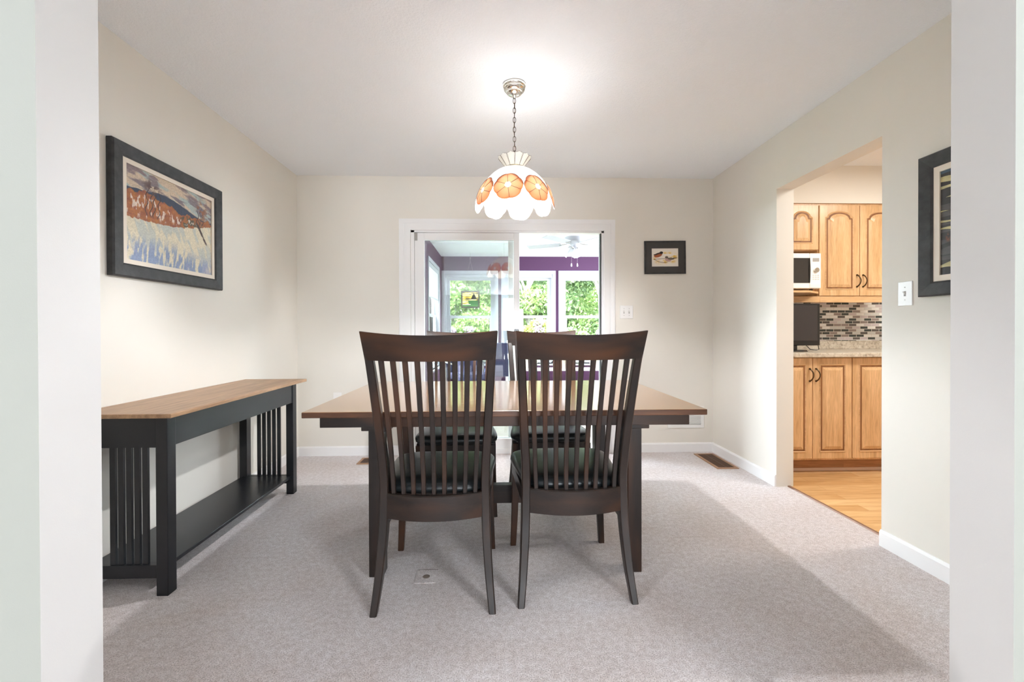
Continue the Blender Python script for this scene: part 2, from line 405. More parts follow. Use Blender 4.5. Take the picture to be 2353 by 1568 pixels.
def window(idx, a, b, z0, z1, mapf, blind_drop, blind_name='roller_blind'):
    """mapf(u, v0, v1 ...) : box given along-wall a,b ; depth d0,d1 (0 = wall face, negative = into room)"""
    w = struct(empty('window_%d' % idx))
    c = MB()
    def bb(mb, a0, a1, d0, d1, za, zb, bev=0): mb.box(*mapf(a0, a1, d0, d1), za, zb, bev)
    bb(c, a, a+.055, -.018, 0, z0, z1); bb(c, b-.055, b, -.018, 0, z0, z1); bb(c, a+.055, b-.055, -.018, 0, z1-.06, z1); bb(c, a-.0, b, -.035, 0, z0, z0+.03)
    bb(c, a+.05, a+.075, 0, .10, z0+.03, z1-.055); bb(c, b-.075, b-.05, 0, .10, z0+.03, z1-.055)
    bb(c, a+.05, b-.05, 0, .10, z1-.085, z1-.05); bb(c, a+.05, b-.05, 0, .10, z0+.03, z0+.075)
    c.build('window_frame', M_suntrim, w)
    zm = 1.335
    for nm, za, zb, d0, sw in (('upper_sash', zm-.015, z1-.085, .065, .065), ('lower_sash', z0+.075, zm+.015, .035, .085)):
        q = MB(); A, B_ = a+.075, b-.075
        bb(q, A, A+sw, d0, d0+.03, za, zb); bb(q, B_-sw, B_, d0, d0+.03, za, zb); bb(q, A+sw, B_-sw, d0, d0+.03, za, za+.04); bb(q, A+sw, B_-sw, d0, d0+.03, zb-(.085 if nm[0] == 'u' else .04), zb)
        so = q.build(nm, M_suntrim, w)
        g = MB(); bb(g, A+sw-.005, B_-sw+.005, d0+.012, d0+.018, za+.035, zb-.035); g.build('pane', M_glass, so)
    r = MB(); bb(r, a+.06, b-.06, -.005, .045, z1-.125, z1-.065, .004)
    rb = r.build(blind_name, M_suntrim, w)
    if blind_drop:
        r = MB(); bb(r, a+.075, b-.075, .004, .007, z1-blind_drop, z1-.125); r.build('blind_fabric', M_blind, rb)
        r = MB(); bb(r, a+.075, b-.075, -.002, .012, z1-blind_drop-.025, z1-blind_drop, .003); r.build('bottom_rail', M_suntrim, rb)
    return w
for i, (a, b) in enumerate(wins):
    window(i+1, a, b, WZ0, WZ1, lambda u0, u1, d0, d1: (u0, u1, SY+d0, SY+d1), 0)
window(5, 6.355, 7.601, WZ0, WZ1, lambda u0, u1, d0, d1: (SX0-d1, SX0-d0, u0, u1), .56)
window(6, 4.5, 5.9, WZ0, WZ1, lambda u0, u1, d0, d1: (SX0-d1, SX0-d0, u0, u1), 0)

# ------------------------------------------------------------------ dining chairs
def smooth_interp(zs, vs, z):
    z = max(zs[0], min(zs[-1], z))
    for i in range(len(zs)-1):
        if z <= zs[i+1]:
            h = zs[i+1]-zs[i]; t = (z-zs[i])/h
            def sl(j):
                if j == 0: return (vs[1]-vs[0])/(zs[1]-zs[0])
                if j == len(vs)-1: return (vs[-1]-vs[-2])/(zs[-1]-zs[-2])
                return (vs[j+1]-vs[j-1])/(zs[j+1]-zs[j-1])
            m0, m1 = sl(i)*h, sl(i+1)*h
            return (2*t**3-3*t*t+1)*vs[i]+(t**3-2*t*t+t)*m0+(-2*t**3+3*t*t)*vs[i+1]+(t**3-t*t)*m1
SZ = [0, .12, .25, .35, .5, .685, .79, .98, 1.09]
SXo = [.241, .231, .2235, .220, .218, .2270, .2325, .2425, .2505]
SYb = [0, .030, .052, .064, .066, .038, .014, -.038, -.075]     # back face of the stile
SWd = [.027, .031, .034, .035, .035, .034, .033, .031, .029]    # width
SDp = [.034, .042, .046, .048, .046, .040, .036, .030, .026]    # depth
def so(z): return smooth_interp(SZ, SXo, z)
def sy_(z): return smooth_interp(SZ, SYb, z)
def chair():
    root = empty('dining_chair')
    for sg in (-1, 1):
        m = MB(); rings = []
        for k in range(27):
            z = 1.0*k/26; xo = so(z); y = sy_(z); w = smooth_interp(SZ, SWd, z); d = smooth_interp(SZ, SDp, z)
            c = .004
            pts = [(xo-c, y), (xo, y+c), (xo, y+d-c), (xo-c, y+d), (xo-w+c, y+d), (xo-w, y+d-c), (xo-w, y+c), (xo-w+c, y)]
            rings.append([(sg*px, py, z) for px, py in pts])
        m.sweep(rings); m.build('rear_leg', M_chz, root, True)
        m = MB(); rings = []
        for k in range(13):
            z = .42*k/12; t = 1-z/.42; xo = .240+.010*t**3 - .012*(1-t)*0 ; xo = .232+.009*t**2
            w = .028+.010*(1-t); y0 = .492+.008*t*t; d = .028+.012*(1-t); c = .003
            pts = [(xo-c, y0), (xo, y0+c), (xo, y0+d-c), (xo-c, y0+d), (xo-w+c, y0+d), (xo-w, y0+d-c), (xo-w, y0+c), (xo-w+c, y0)]
            rings.append([(sg*px, py, z) for px, py in pts])
        m.sweep(rings); m.build('front_leg', M_chz, root, True)
    # crest rail, bowed backwards, dipping at its middle
    m = MB(); rings = []; n = 28
    for k in range(n+1):
        u = -1+2*k/n; bow = .038*(1-u*u)
        xb, xt = u*.2425, u*.2505; zt = 1.09-.016*(1-u*u); zb = .982 - .004*(1-u*u) - .0*abs(u)
        yb, yt = -.038-bow, -.075-bow; th = .024
        sk = .0025
        rings.append([(xb, yb+sk, zb), (xt, yt, zt-sk), (xt, yt+sk, zt), (xt, yt+th-sk, zt), (xt, yt+th, zt-sk), (xb, yb+th+.004, zb)])
    m.sweep(rings); m.build('crest_rail', M_chx, root, True)
    # nine slats following the curve of the back
    for i in range(9):
        u = (i-4); m = MB(); rings = []
        for k in range(19):
            t = k/18; z = .435+(.995-.435)*t
            x = u*(.0400+(.0460-.0400)*t); uu = abs(x)/.22
            bow = .036*(1-uu*uu)
            y = sy_(z)+.010-bow*(.95+.05*t); w = .0085+.0015*t; d = .012
            rings.append([(x-w, y+.002, z), (x-w+.002, y, z), (x+w-.002, y, z), (x+w, y+.002, z), (x+w, y+d, z), (x-w, y+d, z)])
        m.sweep(rings); m.build('back_slat', M_chz, root, True)
    # bowed rear seat rail
    m = MB(); rings = []
    for k in range(25):
        u = -1+2*k/24; x = u*.187; y = .062-.040*(1-u*u); th = .024
        rings.append([(x, y, .351), (x, y, .445), (x, y+.004, .449), (x, y+th, .449), (x, y+th, .351)])
    m.sweep(rings); m.build('rear_seat_rail', M_chx, root, True)
    for sg in (-1, 1):
        m = MB(); m.hexa([(sg*.192, .10, .37), (sg*.214, .10, .37), (sg*.232, .50, .37), (sg*.210, .50, .37), (sg*.192, .10, .428), (sg*.214, .10, .428), (sg*.232, .50, .428), (sg*.210, .50, .428)], .002)
        m.build('side_seat_rail', M_chy, root)
    m = MB(); rings = []
    for k in range(13):
        u = -1+2*k/12; x = u*.20; y = .506+.022*(1-u*u)
        rings.append([(x, y, .37), (x, y, .428), (x, y+.022, .428), (x, y+.022, .37)])
    m.sweep(rings); m.build('front_seat_rail', M_chx, root, True)
    # padded leather seat
    m = MB(); rings = []; nn = 44
    def outline(t, inset):
        a = 2*PI*t; cx_, cy_ = math.cos(a), math.sin(a); e = .38
        X = math.copysign(abs(cx_)**e, cx_); Y = math.copysign(abs(cy_)**e, cy_)
        yy = .318+.238*Y; w = .205+(yy-.08)/.476*.052
        yy += (.012*(1-X*X) if Y > 0 else 0)
        return (X*(w-inset), (yy if Y > 0 else yy)-inset*Y)
    for z, ins in ((.426, .030), (.430, .012), (.440, .003), (.452, .0), (.464, .002), (.474, .010), (.481, .024), (.486, .05), (.489, .09), (.490, .14)):
        rings.append([(*outline(t/nn, ins), z) for t in range(nn)])
    m.sweep(rings); m.build('seat', M_leather, root, True)
    return root
G = 'slat back dining chairs around the table'
c1 = chair()
c1.location = (-.242, 1.664, 0); c1.rotation_euler.z = R(.3)
tag(c1, 'left of the two dark slat back dining chairs on the near side of the table', 'chair', G)
for x, y, rz, lab in ((.326, 1.700, 1.3, 'right of the two dark slat back dining chairs on the near side of the table'),
                      (-.237, 3.062, 180.6, 'dark slat back chair on the far side of the table, facing the left near chair'),
                      (.333, 3.098, 180.0, 'far side dining chair nearest the open half of the sliding door, red brown stile showing')):
    c = copy_tree(c1); c.location = (x, y, 0); c.rotation_euler.z = R(rz); c['label'] = lab

# ------------------------------------------------------------------ dining table
tb = thing('dining_table', 'rectangular dining table with a glossy brown top on dark trestle legs', 'table', (.0475, 2.293, 0))
tw, td = .8275, .5235
m = MB(); m.box(-tw, tw, -td, td, .7395, .7636, .003); ttop = m.build('tabletop', M_top, tb)
ttop.data.materials.append(M_edge)
for p in ttop.data.polygons:
    if abs(p.normal.z) < .6: p.material_index = 1
m = MB()
ax, ay = .776, .470
m.box(-ax, ax, -ay, -ay+.022, .689, .7394, .002).box(-ax, ax, ay-.022, ay, .689, .7394, .002).box(-ax, -ax+.022, -ay+.022, ay-.022, .689, .7394).box(ax-.022, ax, -ay+.022, ay-.022, .689, .7394)
m.build('apron', M_chx, tb)
for sg in (-1, 1):
    lg = MB()
    for s2 in (-1, 1):
        y0, y1 = (-.359, -.285) if s2 < 0 else (.285, .359)
        lg = MB(); lg.box(*sorted((sg*.609, sg*.545)), y0, y1, 0, .662, .004); lg.build('leg', M_chz, tb)
    m = MB(); m.box(*sorted((sg*.622, sg*.50)), -.42, .42, .662, .689, .003); m.build('top_brace', M_chy, tb)
    m = MB(); m.prism([(-.285, .10), (-.23, .165), (.23, .165), (.285, .10), (.285, .30), (-.285, .30)], 'x', sg*.560, sg*.595); m.build('end_rail', M_chy, tb)
m = MB(); m.box(-.56, .56, -.024, .024, .187, .281, .003); m.build('stretcher', M_chx, tb)

# ------------------------------------------------------------------ console table
ct = thing('console_table', 'long black slatted console table with a light brown wooden top against left wall', 'table', (-1.5, 2.4, 0))
ox, oy = -1.5, 2.4
m = MB(); m.box(-1.716-ox, -1.300-ox, 1.780-oy, 3.040-oy, .742, .760, .003); m.build('tabletop', M_contop, ct)
Xs = [(-1.703, -1.655), (-1.397, -1.350)]; Ys = [(1.828, 1.878), (2.942, 2.992)]
for (x0, x1) in Xs:
    for (y0, y1) in Ys:
        m = MB(); m.box(x0-ox, x1-ox, y0-oy, y1-oy, 0, .742, .002); m.build('leg', M_black, ct)
for x0, x1 in ((-1.690, -1.668), (-1.376, -1.355)):
    m = MB(); m.box(x0-ox, x1-ox, 1.878-oy, 2.942-oy, .612, .742); m.build('long_apron', M_black, ct)
for y0, y1 in Ys:
    yc = (y0+y1)/2
    m = MB(); m.box(-1.655-ox, -1.397-ox, yc-.012-oy, yc+.012-oy, .610, .742); m.build('end_apron', M_black, ct)
    m = MB(); m.box(-1.655-ox, -1.397-ox, yc-.012-oy, yc+.012-oy, .068, .122); m.build('end_rail', M_black, ct)
    for k in range(5):
        x = -1.4555-.0328*k
        m = MB(); m.box(x-.0108-ox, x+.0108-ox, yc-.006-oy, yc+.006-oy, .122, .610); m.build('slat', M_black, ct)
m = MB(); m.box(-1.690-ox, -1.368-ox, 1.866-oy, 2.954-oy, .104, .121, .002); m.build('shelf', M_black, ct)

# ------------------------------------------------------------------ pictures
def canvas(name, w, h, nx, ny, fn, m, parent):
    """flat picture: local x 0..w, z 0..h, facing -y, colours painted per vertex"""
    u, v = np.meshgrid(np.linspace(0, 1, nx), np.linspace(0, 1, ny))
    col = np.clip(fn(u, v), 0, 1)
    co = np.zeros((ny, nx, 3)); co[..., 0] = u*w; co[..., 2] = v*h
    me = bpy.data.meshes.new(name)
    idx = np.arange(nx*ny).reshape(ny, nx)
    q = np.stack([idx[:-1, :-1], idx[:-1, 1:], idx[1:, 1:], idx[1:, :-1]], -1).reshape(-1, 4)
    me.vertices.add(nx*ny); me.vertices.foreach_set('co', co.reshape(-1).astype(np.float32))
    me.loops.add(q.size); me.loops.foreach_set('vertex_index', q.reshape(-1).astype(np.int32))
    me.polygons.add(len(q)); me.polygons.foreach_set('loop_start', np.arange(0, q.size, 4, dtype=np.int32))
    me.update(calc_edges=True)
    at = me.color_attributes.new('Col', 'FLOAT_COLOR', 'POINT')
    c4 = np.ones((ny*nx, 4), np.float32); c4[:, :3] = (col.reshape(-1, 3))**2.2
    at.data.foreach_set('color', c4.reshape(-1)); me.materials.append(m)
    o = bpy.data.objects.new(name, me); COL.objects.link(o); o.parent = parent
    return o
def vnoise(u, v, f, seed=0, fv=None):
    fv = fv or f; rng = np.random.RandomState(seed); g = rng.rand(int(fv)+3, int(f)+3)
    x, y = u*f, v*fv; xf, yf = np.floor(x), np.floor(y); a, b = x-xf, y-yf; xi = xf.astype(int) % (int(f)+2); yi = yf.astype(int) % (int(fv)+2); a = a*a*(3-2*a); b = b*b*(3-2*b)
    return (g[yi, xi]*(1-a)+g[yi, xi+1]*a)*(1-b)+(g[yi+1, xi]*(1-a)+g[yi+1, xi+1]*a)*b
def fbm(u, v, f, seed=0, o=4, fv=None):
    fv = fv or f
    return sum(vnoise(u, v, f*2**k, seed+k, fv*2**k)*.5**(k+1) for k in range(o))/(1-.5**o)
def lay(col, mask, c):
    m = np.clip(mask, 0, 1)[..., None]; c = np.asarray(c, float)
    return col*(1-m)+m*(c if c.ndim > 1 else c[None, None, :])
def ss(a, b, x): t = np.clip((x-a)/(b-a), 0, 1); return t*t*(3-2*t)
def winter(u, v):
    shp = u.shape; col = np.zeros(shp+(3,))
    cl = fbm(u*1.0, v+.25*u, 4, 3, 5, 9); cl2 = fbm(u, v+.2*u, 7, 9, 4, 16)
    col = lay(col, np.ones(shp), (.63, .68, .67))
    col = lay(col, ss(.36, .52, cl), (.77, .69, .60)); col = lay(col, ss(.50, .66, cl2), (.50, .44, .45)); 
    col = lay(col, ss(.97, .80, v+.10*(cl-.5))*ss(.45, .55, cl2)*.8, (.45, .41, .44))
    hill = .765+.05*np.exp(-((u-.38)/.2)**2)-.08*ss(.5, .95, u)+.02*(fbm(u, v*0, 9, 5, 3)-.5)
    col = lay(col, ss(.004, -.004, v-hill), (.20, .24, .32))
    oh = .725+.04*np.exp(-((u-.22)/.16)**2)+.09*(fbm(u, v*0, 22, 7, 3)-.5)-.04*ss(.35, .6, u)
    n = fbm(u, v, 26, 11, 4, 30); n2 = fbm(u, v, 60, 14, 2, 18)
    orange = np.stack([.62+.25*(n-.5), .36+.2*(n-.5), .20+.15*(n2-.5)], -1)
    col = lay(col, ss(.006, -.006, v-oh), orange)
    col = lay(col, ss(.006, -.006, v-oh+.02)*ss(.55, .62, u)*ss(.98, .7, u)*ss(.42, .5, n2)*.9, (.26, .28, .22))
    sn = .45+.19*u-.05*np.sin(u*3.1)+.012*(n2-.5)*2+.03*(n-.5)
    col = lay(col, ss(.6, .68, n2)*ss(.004, -.01, v-oh+.05)*ss(.0, .05, v-sn)*.9, (.86, .80, .74))
    for k, uc in enumerate((.20, .25, .28, .33, .80, .84, .87)):
        x = uc+.05*(v-.6)+.012*np.sin(v*40+k); col = lay(col, ss(.006, .002, abs(u-x))*ss(.50, .54, v-.1*(uc > .5))*ss(.86, .78, v), (.22, .15, .14))
    col = lay(col, ss(.52, .62, n)*np.exp(-((u-.25)/.07)**2-((v-.84)/.08)**2)*1.3, (.36, .27, .26))
    col = lay(col, ss(.45, .55, n)*np.exp(-((u-.86)/.07)**2-((v-.80)/.12)**2)*1.1, (.55, .35, .25))
    s1 = fbm(u+.35*v, v*.6, 16, 21, 4, 7); s2 = fbm(u-.1*v, v, 40, 25, 3, 8)
    snow = lay(np.zeros(shp+(3,)), np.ones(shp), (.84, .80, .70))
    snow = lay(snow, ss(.50, .62, s1)*.6, (.66, .70, .70))
    snow = lay(snow, ss(.34, .12, v-.10*(s2-.5)*2-.05*np.sin(u*5))*ss(.62, .42, s2+.4*(v-.15)), (.50, .56, .68))
    snow = lay(snow, ss(.5, .7, s1)*ss(.25, .0, v)*.5, (.62, .60, .72))
    col = lay(col, ss(.004, -.004, v-sn), snow)
    dd = abs((u-.80)-(.62-v)*.55); col = lay(col, ss(.020, .006, dd+.02*(n-.5))*ss(.36, .42, v)*ss(.66, .60, v), (.25, .18, .15))
    g = fbm(u, v, 120, 31, 2); return col*(.90+.2*g[..., None])
def hills(u, v):
    shp = u.shape; col = lay(np.zeros(shp+(3,)), np.ones(shp), (.27, .34, .40))
    rng = random.Random(4); pal = [(.20,.18,.18),(.52,.50,.40),(.80,.72,.58),(.24,.25,.28),(.62,.58,.42),(.74,.70,.52),(.16,.17,.19),(.80,.74,.56),(.58,.56,.60),(.70,.62,.44),(.30,.29,.28),(.82,.76,.60),(.66,.60,.42),(.42,.42,.44),(.76,.70,.50),(.68,.62,.44)]
    n = fbm(u, v, 14, 2, 3, 30)
    for i in range(34):
        c = pal[(i*5+i//3) % len(pal)]; z = .95-.0275*i; a, f, p = rng.uniform(.02, .045), rng.uniform(4, 11), rng.uniform(0, 6)
        l = z+a*np.sin(u*f+p)+.01*np.sin(u*19+i)
        col = lay(col, ss(.003, -.003, v-l), np.array(c)[None, None, :]*(.85+.3*n[..., None]))
        col = lay(col, ss(.004, .001, abs(v-l)), (.17, .16, .17))
    for k in range(26):
        uc = .05+.035*k; vb = .34-.05*math.sin(uc*8); col = lay(col, np.exp(-((u-uc)/.012)**2-((v-vb-.03)/.035)**2)*ss(.4, .6, fbm(u, v, 60, 8, 2))*1.2, (.50, .28, .20))
    return col
def birds(u, v):
    shp = u.shape; col = lay(np.zeros(shp+(3,)), np.ones(shp), (.93, .90, .86)); n = fbm(u, v, 9, 3, 4)
    for a, b, r in ((.5,.72,.07),(.68,.72,.07),(.85,.55,.13),(.72,.52,.10),(.28,.28,.12),(.48,.26,.10),(.1,.45,.06),(.8,.3,.09)):
        col = lay(col, np.exp(-((u-a)/r)**2-((v-b)/r)**2)*ss(.3, .6, n)*.85, (.86, .66, .24))
    def ell(a, b, ra, rb, an, c, k=1):
        nonlocal col
        x, y = (u-a)*1.25, v-b; X = x*math.cos(an)+y*math.sin(an); Y = -x*math.sin(an)+y*math.cos(an)
        col = lay(col, ss(1.15, .85, np.sqrt((X/ra)**2+(Y/rb)**2))*k, c)
    for k in range(2): 
        l = .40+.10*(u-.1)*(1-k)-k*(.30*np.sin(u*3.0+.15)-.12); col = lay(col, ss(.014, .006, abs(v-l))*ss(.05, .1, u)*ss(.98 if k == 0 else .62, .92 if k == 0 else .55, u), (.30, .20, .14))
    ell(.24, .63, .20, .11, .35, (.62, .34, .22)); ell(.36, .76, .085, .07, .2, (.13, .11, .12)); ell(.14, .66, .09, .03, .1, (.20, .17, .17)); ell(.25, .72, .13, .04, .3, (.22, .18, .18))
    ell(.62, .38, .15, .11, -.2, (.74, .60, .56)); ell(.56, .51, .075, .06, 0, (.38, .34, .30)); ell(.72, .43, .16, .06, -.05, (.42, .38, .33)); ell(.88, .46, .09, .018, .1, (.30, .26, .22))
    return col
def picture(name, label, cat, loc, rz, w, h, fw, lw, depth, fn, cm, frame_m, liner_m, nx, ny, tilt=0):
    r = thing(name, label, cat, loc, rz); r.rotation_euler = (0, tilt, rz)
    m = MB()
    # bevelled frame section swept round the rectangle (mitred), local plane xz, facing -y
    def ring(off, y): return [(off, y, off), (w-off, y, off), (w-off, y, h-off), (off, y, h-off)]
    secs = [ring(.003, 0), ring(0, -.004), ring(0, -depth*.8), ring(.006, -depth), ring(fw-.008, -depth*.82), ring(fw, -depth*.7), ring(fw, -.004)]
    vs = [[m.bm.verts.new(p) for p in s_] for s_ in secs]
    for a, b in zip(vs, vs[1:]):
        for i in range(4): m.bm.faces.new([a[i], a[(i+1) % 4], b[(i+1) % 4], b[i]])
    m.build('frame', frame_m, r)
    m = MB(); y = -depth*.62
    f2 = fw-.004
    m.box(f2, fw+lw, y, -.004, f2, h-f2).box(w-fw-lw, w-f2, y, -.004, f2, h-f2).box(fw+lw, w-fw-lw, y, -.004, f2, fw+lw).box(fw+lw, w-fw-lw, y, -.004, h-fw-lw, h-f2)
    m.build('liner' if liner_m is M_liner else 'mat_board', liner_m, r)
    c = canvas('canvas', w-2*(fw+lw), h-2*(fw+lw), nx, ny, fn, cm, r); c.location = (fw+lw, -depth*.45, fw+lw)
    return r
picture('framed_painting', 'winter landscape painting of snow and orange trees in black frame on left wall', 'painting', (XL, 1.980, 1.342), R(90), .775, .615, .063, .022, .034, winter, M_canvas, M_frame, M_liner, 420, 330)
picture('framed_painting', 'painting of rolling cream and olive hills in a black frame on right wall', 'painting', (XR, 1.921, 1.237), R(-90), .79, .626, .063, .026, .032, hills, M_canvas, M_frame, M_liner, 420, 330)
picture('framed_bird_print', 'small watercolour print of two birds in black frame right of the sliding door', 'picture', (1.326, D, 1.586), 0, .371, .293, .013, .053, .018, birds, M_print, M_frame, M_matboard, 200, 160, R(-.6))

# ------------------------------------------------------------------ switches, outlets, vents
def switch_plate(name, label, loc, rz, gangs):
    r = thing(name, label, 'light switch', loc, rz)
    w = .071+.046*(gangs-1)
    m = MB(); m.box(-w/2, w/2, -.006, 0, -.0575, .0575, .002); m.build('plate', M_plastic, r)
    for g in range(gangs):
        x = (g-(gangs-1)/2)*.046
        m = MB(); m.box(x-.0052, x+.0052, -.0066, -.0055, -.012, .012); m.build('slot', M_greyslot, r)
        m = MB(); m.hexa([(x-.004, -.006, -.004), (x+.004, -.006, -.004), (x+.004, -.0005, -.006), (x-.004, -.0005, -.006), (x-.004, -.016, .010), (x+.004, -.016, .010), (x+.004, -.006, .008), (x-.004, -.006, .008)]); m.build('toggle', M_plastic, r)
        for s2 in (-1, 1):
            m = MB(); m.cyl((x, -.0075, s2*.030), (x, -.0055, s2*.030), .0028, 10); m.build('screw', M_grey, r)
    return r
switch_plate('light_switch', 'white double toggle light switch right of the sliding door', (1.165, D, 1.249), 0, 2)
switch_plate('light_switch', 'white single toggle light switch between kitchen opening and right painting', (XR, 2.005, 1.260), R(-90), 1)
r = thing('wall_outlet', 'white wall outlet plate low on back wall behind table left corner', 'outlet', (-1.378, D, .495))
m = MB(); m.box(-.035, .035, -.006, 0, -.0575, .0575, .002); m.build('plate', M_plastic, r)
for s2 in (-1, 1):
    m = MB(); m.box(-.016, .016, -.008, -.0055, s2*.02-.013, s2*.02+.013, .001); m.build('socket', M_plastic, r)
# return air grille on back wall
r = thing('wall_vent', 'white slatted air vent low on back wall behind right end of table', 'vent', (1.70, D, .31))
m = MB(); w, h = .163, .095
m.box(-w, w, -.008, 0, -h, -h+.028).box(-w, w, -.008, 0, h-.028, h).box(-w, -w+.028, -.008, 0, -h+.028, h-.028).box(w-.028, w, -.008, 0, -h+.028, h-.028); m.build('frame', M_plastic, r)
m = MB(); m.box(-w+.02, w-.02, -.002, 0, -h+.02, h-.02); m.build('backing', M_greyslot, r)
for k in range(11):
    z = -h+.036+k*.0122; m = MB(); m.hexa([(-w+.027, -.008, z-.003), (w-.027, -.008, z-.003), (w-.027, -.002, z+.003), (-w+.027, -.002, z+.003), (-w+.027, -.008, z-.001), (w-.027, -.008, z-.001), (w-.027, -.002, z+.005), (-w+.027, -.002, z+.005)]); m.build('louver', M_plastic, r)
def register(label, x0, x1, y0, y1):
    r = thing('floor_register', label, 'floor vent', ((x0+x1)/2, (y0+y1)/2, 0)); a, b = (x1-x0)/2, (y1-y0)/2
    m = MB(); t = .022; m.box(-a, a, -b, -b+t, 0, .006).box(-a, a, b-t, b, 0, .006).box(-a, -a+t, -b+t, b-t, 0, .006).box(a-t, a, -b+t, b-t, 0, .006); m.build('border', M_regborder, r)
    m = MB(); m.box(-a+t, a-t, -b+t, b-t, 0, .0012); m.build('well', M_dark, r)
    n = 22
    for k in range(n):
        y = -b+t+(k+.5)*(2*b-2*t)/n; m = MB(); m.box(-a+t, a-t, y-.004, y+.004, .0012, .0045); m.build('slat', M_register, r)
    m = MB(); m.box(-.003, .003, -b+t, b-t, .0045, .0055); m.build('bar', M_register, r)
register('brown slatted metal floor register in the carpet at right back corner', 1.733, 1.905, 3.345, 3.755)
register('brown metal floor register near back wall, half hidden behind table left leg', -1.135, -.985, 3.575, 3.745)
# small flap cut in the carpet under the left chair
r = thing('floor_outlet_cover', 'small square carpeted floor outlet cover with a hole under left near chair', 'outlet cover', (-.308, 1.93, 0))
m = MB(); m.box(-.047, .047, -.05, .052, 0, .004, .0015); m.build('cover', M_carpet, r)
m = MB(); m.lathe([(.001, .0047), (.010, .0050), (.014, .0046), (.016, .004)], 0, -.002, 18); m.build('hole', mat('hole_grey', (.20,.16,.13), .9), r)
m = MB(); m.box(-.045, .045, .0525, .0545, 0, .0035); m.build('seam', mat('seam_brown', (.12,.09,.075), .9), r)

# ------------------------------------------------------------------ pendant lamp
PX, PY = .108, 2.395
pl = thing('pendant_lamp', 'dome pendant lamp of white and orange shell flowers hanging by chain over table', 'lamp', (PX, PY, 2.44))
zc = -2.44
m = MB(); m.lathe([(.0, 2.44), (.062, 2.44), (.065, 2.432), (.063, 2.424), (.058, 2.420), (.060, 2.414), (.054, 2.404), (.044, 2.400), (.043, 2.392), (.034, 2.384), (.022, 2.380), (.012, 2.376), (.009, 2.366), (.0, 2.364)], 0, 0, 40)
o = m.build('canopy', M_chrome, pl, True); o.location.z = zc
m = MB(); z = 2.366; k = 0
while z > 2.0:
    pts = []
    for i in range(16):
        a = 2*PI*i/16; u_, v_ = .0075*math.cos(a), .0155*math.sin(a)*1.05
        pts.append((u_, 0, z-.0150+v_) if k % 2 == 0 else (0, u_, z-.0150+v_))
    m.tube(pts, .0017, 6, True); z -= .0262; k += 1
o = m.build('chain', M_chain, pl, True); o.location.z = zc
m = MB(); m.tube([(.003*math.sin(i*1.1), .003*math.cos(i*.9), 2.37-i*.04) for i in range(11)], .0014, 6); o = m.build('cord', M_lead, pl, True); o.location.z = zc
prof = [(.047, 1.980), (.075, 1.972), (.100, 1.959), (.1235, 1.942), (.150, 1.916), (.172, 1.889), (.190, 1.861), (.203, 1.832), (.211, 1.801), (.215, 1.773), (.216, 1.753)]
# arc length parametrisation of the dome profile
al = [0]
for a, b in zip(prof, prof[1:]): al.append(al[-1]+math.hypot(b[0]-a[0], b[1]-a[1]))
def dome(s_, th, off=0):
    s_ = max(0, min(al[-1], s_))
    r_ = np.interp(s_, al, [p[0] for p in prof]); z_ = np.interp(s_, al, [p[1] for p in prof])
    e = .004; r2 = np.interp(min(al[-1], s_+e), al, [p[0] for p in prof])-np.interp(max(0, s_-e), al, [p[0] for p in prof]); z2 = np.interp(min(al[-1], s_+e), al, [p[1] for p in prof])-np.interp(max(0, s_-e), al, [p[1] for p in prof])
    l = math.hypot(r2, z2); nr, nz = -z2/l, r2/l
    r_ += nr*off; z_ += nz*off
    return (r_*math.sin(th), -r_*math.cos(th), z_)
def shellmat(name, e):
    m = vcmat(name, .3); B(m).inputs['Emission Strength'].default_value = e
    a = [n for n in m.node_tree.nodes if n.type == 'ATTRIBUTE'][0]; L(m, a.outputs['Color'], B(m).inputs['Emission Color']); return m
def translucent(m, fac):
    src = [n for n in m.node_tree.nodes if n.type == 'ATTRIBUTE'][0].outputs['Color']
    tr = N(m, 'ShaderNodeBsdfTranslucent'); L(m, src, tr.inputs[0])
    mx = N(m, 'ShaderNodeMixShader'); mx.inputs[0].default_value = fac
    out = [n for n in m.node_tree.nodes if n.type == 'OUTPUT_MATERIAL'][0]
    L(m, B(m).outputs[0], mx.inputs[1]); L(m, tr.outputs[0], mx.inputs[2]); L(m, mx.outputs[0], out.inputs[0])
    L(m, mixc(m, src, (.72, .70, .66), 1.0, 'MULTIPLY'), B(m).inputs['Base Color'])
M_shell = shellmat('white_shell', .0); translucent(M_shell, .009)
M_shello = shellmat('orange_shell', .0); translucent(M_shello, .018)
_g = N(M_shello, 'ShaderNodeNewGeometry'); _src = B(M_shello).inputs['Base Color'].links[0].from_socket
L(M_shello, mixc(M_shello, _src, (.80, .76, .68), _g.outputs['Backfacing']), B(M_shello).inputs['Base Color'])
M_crown = mat('capiz_shell_pale', (.82,.79,.72), .3); 
_n = noise(M_crown, coords(M_crown), 60, 3); bump(M_crown, _n.outputs[0], .1, .002)
B(M_crown).inputs['Emission Color'].default_value = (1,.95,.85,1); B(M_crown).inputs['Emission Strength'].default_value = .05
def colour(o, cols):
    at = o.data.color_attributes.new('Col', 'FLOAT_COLOR', 'POINT'); at.data.foreach_set('color', np.array(cols, np.float32).reshape(-1))
m = MB(); rings = []
for i in range(15):
    rings.append([dome((al[-1]-.150+.085*(1-abs(math.cos(4*(2*PI*k/96-R(-12))))))*i/14, 2*PI*k/96) for k in range(96)])
m.sweep(rings, True, False); sh = m.build('shade', M_shell, pl, True); sh.location.z = zc
colour(sh, [(1, .97, .90, 1)]*len(sh.data.vertices))
